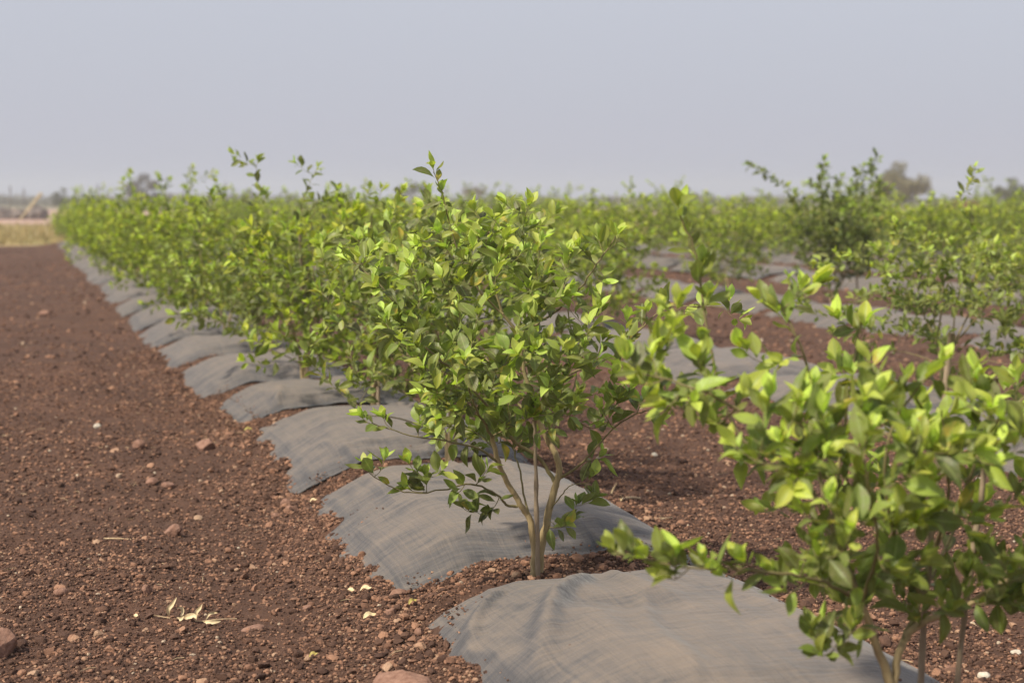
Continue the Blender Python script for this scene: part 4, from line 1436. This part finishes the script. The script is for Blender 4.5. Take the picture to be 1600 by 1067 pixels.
far_tree(1402, 248, 170, 122, 'thorn_tree', 'broad brown and green tree on the horizon right of the tall dark bush', M_FARTREE_B, 1, dens=1.6)
far_tree(1388, 262, 190, 60, 'thorn_tree', 'green tree crown just behind the broad brownish tree on the right horizon', M_FARTREE, 2)
far_tree(1580, 275, 180, 70, 'thorn_tree', 'olive tree on the horizon cut by the right edge', M_FARTREE, 3, dens=1.3)
far_tree(228, 268, 230, 66, 'thorn_tree', 'large grey bare-looking tree on the horizon above the left row', M_FARTREE_G, 4, dens=1.6)
far_tree(102, 291, 240, 46, 'thorn_tree', 'low green tree on the horizon at the far left end of the row', M_FARTREE, 5, dens=1.2)
far_tree(390, 293, 300, 26, 'thorn_tree', 'small grey tree on the horizon right of the thin post', M_FARTREE_G, 6)
far_tree(646, 286, 260, 64, 'thorn_tree', 'flat-topped pale green tree on the horizon left of the high shoot', M_FARTREE, 7, flat_top=True)
far_tree(742, 290, 260, 50, 'thorn_tree', 'flat-topped brownish tree on the horizon right of the high shoot', M_FARTREE_B, 8, flat_top=True)
far_tree(1072, 290, 210, 36, 'thorn_tree', 'small green tree on the horizon behind the near tall shoot', M_FARTREE, 9)
far_tree(1200, 302, 300, 40, 'thorn_tree', 'very low greyish tree on the horizon left of the tall dark bush', M_FARTREE_G, 10)
far_tree(1265, 300, 300, 40, 'thorn_tree', 'very low brownish tree on the horizon behind the tall dark bush', M_FARTREE_B, 12)

# the scrub along the horizon, one mass
r = np.random.default_rng(61)
cs = []; rs = []
for k in range(520):
    d = r.uniform(330, 460)
    x = r.uniform(-.36, .36) * d
    h = (1.55 + d / FPX * r.uniform(2, 10)) * (1 + .35 * vnoise(x * .03, 1.7, 3))
    cs.append((x, d, h * .5)); rs.append(h * .5)
Q, F = leaf_cloud(cs, rs, 42000, .26, r, (3.2, 1.5, 1.0))
Q[:, 2] = np.maximum(Q[:, 2], .05)
tag(link('distant_scrub', raw_mesh('distant_scrub', Q, [F]), M_FARWOOD), 'hazy olive-brown belt of scrub along the whole horizon', 'scrub', kind='stuff')

# a heap of red soil among the far bushes on the right
V, F = ico(4)
g = ground_at(1505, 374, 0)
W = V * np.array([1, 1, 1])
W[:, 2] = np.maximum(W[:, 2], -.05)
hd = 62.0
hx = (1512 - 800) / FPX * hd
ang = np.hypot(W[:, 0], W[:, 1])
W[:, 2] = W[:, 2] * (1 - .35 * ang)
W = W * (1 + .12 * vnoise(V[:, 0] * 3 + 5, V[:, 1] * 3 + V[:, 2], 9) + .05 * vnoise(V[:, 0] * 9, V[:, 1] * 9 + V[:, 2] * 4, 10))[:, None]
W = W * np.array([2.3, 2.0, 1.62])
o = link('soil_heap', raw_mesh('soil_heap', W, [F], smooth=True), M_HEAP); o.location = (hx, hd, 0)
tag(o, 'dark red heap of earth rising behind the bushes on the right', 'soil heap')

# rubble and a leaning pole beyond the grass on the left
r = np.random.default_rng(70)
rub = []
V, F = ico(2)
for q, (px, w, h) in enumerate([(8, 24, 1.0), (32, 20, .9), (62, 26, 1.15)]):
    d = 135.0
    W = V * np.array([w / FPX * d * .62, .8, h * .62])
    W = W * (1 + .22 * vnoise(V[:, 0] * 3 + q * 7, V[:, 1] * 3 + V[:, 2] * 2, 5))[:, None]
    W[:, 2] += h * .3
    W[:, 2] = np.maximum(W[:, 2], 0)
    o = link('rubble_heap', raw_mesh('rubble_heap', W, [F], smooth=False), M_RUBBLE); o.location = ((px - 800) / FPX * d, d, 0)
    tag(o, ['grey rubble heap at the left edge beyond the dry grass', 'low grey rubble heap between two others beyond the dry grass', 'dark rubble heap under the leaning yellow pole'][q], 'rubble heap', 'rubble heaps beyond the dry grass')
T = Tubes()
d = 130.0
p0 = at_depth(47, 324, d); p1 = at_depth(64, 303, d)
lx = p1 - p0
foot = p0 - lx * (p0[2] / lx[2])
T.add(smooth_path([foot - foot, (p0 - foot) * .5, p0 - foot, p1 - foot], 3), np.linspace(.06, .10, 10), 10)
T.add([p1 - foot - lx * .06, p1 - foot + lx * .05], [.12, .12], 10)
o = link('leaning_pole', T.mesh('leaning_pole'), M_POLE); o.location = foot
tag(o, 'yellow pole leaning to the right at the far left horizon', 'pole')
for q, (px, top, d) in enumerate([(19, 290, 150), (40, 294, 150), (155, 288, 150), (354, 285, 150), (331, 296, 150), (290, 290, 150), (513, 292, 150)]):
    z1 = at_depth(px, top, d)[2]
    T = Tubes(); T.add([(0, 0, 0), (.01, 0, z1 * .5), (0, .01, z1)], [.05, .05, .045], 7)
    T.add([(-.16, 0, z1 * .86), (0, 0, z1 * .86), (.16, 0, z1 * .86)], [.02, .02, .02], 5)
    o = link('fence_post', T.mesh('fence_post'), M_POST); o.location = ((px - 800) / FPX * d, d, 0)
    tag(o, ['thin grey fence post at the far left edge of the horizon', 'thin grey fence post left of the leaning yellow pole', 'thin grey fence post right of the low green tree on the horizon', 'tallest thin fence post above the left row, beside a small grey tree',
            'short thin post left of the tallest fence post above the left row', 'thin post above the left row, right of the large grey tree', 'thin post behind the tall shoots of the left row'][q], 'fence post', 'thin posts along the horizon')

# ------------------------------------------------------------------ air, sky, sun, camera
hx0, hx1, hy0, hy1, hz0, hz1 = -905, 905, -45, 1205, -1.3, 13.0
V = np.array([(x, y, z) for x in (hx0, hx1) for y in (hy0, hy1) for z in (hz0, hz1)])
F = np.array([(0, 1, 3, 2), (4, 6, 7, 5), (0, 4, 5, 1), (2, 3, 7, 6), (0, 2, 6, 4), (1, 5, 7, 3)])
m, nt, out = new_mat('dusty_air')
pv = N(nt, 'ShaderNodeVolumePrincipled')
pv.inputs['Color'].default_value = (0.76, 0.80, 0.88, 1)
pv.inputs['Density'].default_value = 0.0009
pv.inputs['Anisotropy'].default_value = 0.2
nt.links.new(pv.outputs[0], out.inputs['Volume'])
hz = link('haze', raw_mesh('haze', V, [F]), m)
tag(hz, 'thin dusty haze hanging over the field and horizon', 'haze', kind='stuff')

SUN_EL, SUN_AZ = math.radians(46), math.radians(232)     # azimuth clockwise from +Y: behind the camera, to the left
w = bpy.data.worlds.new('World'); scene.world = w; w.use_nodes = True
nt = w.node_tree; nt.nodes.clear()
sky = nt.nodes.new('ShaderNodeTexSky'); sky.sky_type = 'NISHITA'; sky.sun_disc = False
sky.sun_elevation = SUN_EL; sky.sun_rotation = SUN_AZ
sky.air_density = 1.2; sky.dust_density = 6.0; sky.ozone_density = 2.0; sky.altitude = 200
hs = nt.nodes.new('ShaderNodeHueSaturation'); hs.inputs['Saturation'].default_value = 0.42
nt.links.new(sky.outputs[0], hs.inputs['Color'])
mxs = nt.nodes.new('ShaderNodeMix'); mxs.data_type = 'RGBA'; mxs.inputs[0].default_value = 0.72
nt.links.new(hs.outputs[0], mxs.inputs[6]); mxs.inputs[7].default_value = (4.95, 5.16, 6.0, 1)   # dust veil
bg = nt.nodes.new('ShaderNodeBackground'); bg.inputs['Strength'].default_value = 0.10
nt.links.new(mxs.outputs[2], bg.inputs['Color'])
wo = nt.nodes.new('ShaderNodeOutputWorld'); nt.links.new(bg.outputs[0], wo.inputs[0])

sl = bpy.data.lights.new('sun', 'SUN'); sl.energy = 4.3; sl.angle = math.radians(4.0); sl.color = (1.0, 0.91, 0.76)
so = bpy.data.objects.new('sun', sl); COL.objects.link(so)
dirv = Vector((math.sin(SUN_AZ) * math.cos(SUN_EL), math.cos(SUN_AZ) * math.cos(SUN_EL), math.sin(SUN_EL)))
so.rotation_euler = (-dirv).to_track_quat('-Z', 'Y').to_euler()
so.location = (0, 0, 30)

cd = bpy.data.cameras.new('camera'); cam = bpy.data.objects.new('camera', cd); COL.objects.link(cam)
cam.location = (0, 0, CAMZ); cam.rotation_euler = (math.pi / 2 - PITCH, 0, 0)
cd.sensor_width = 36; cd.lens = FPX * 36 / 1600; cd.clip_start = .05; cd.clip_end = 4000
cd.dof.use_dof = True; cd.dof.focus_distance = HY + .0; cd.dof.aperture_fstop = 2.8
scene.camera = cam
scene.view_settings.view_transform = 'Standard'; scene.view_settings.look = 'None'; scene.view_settings.exposure = 0.38; scene.view_settings.gamma = 1
scene.cycles.max_bounces = 6; scene.cycles.diffuse_bounces = 3; scene.cycles.transmission_bounces = 3; scene.cycles.volume_bounces = 1
scene.cycles.use_denoising = True
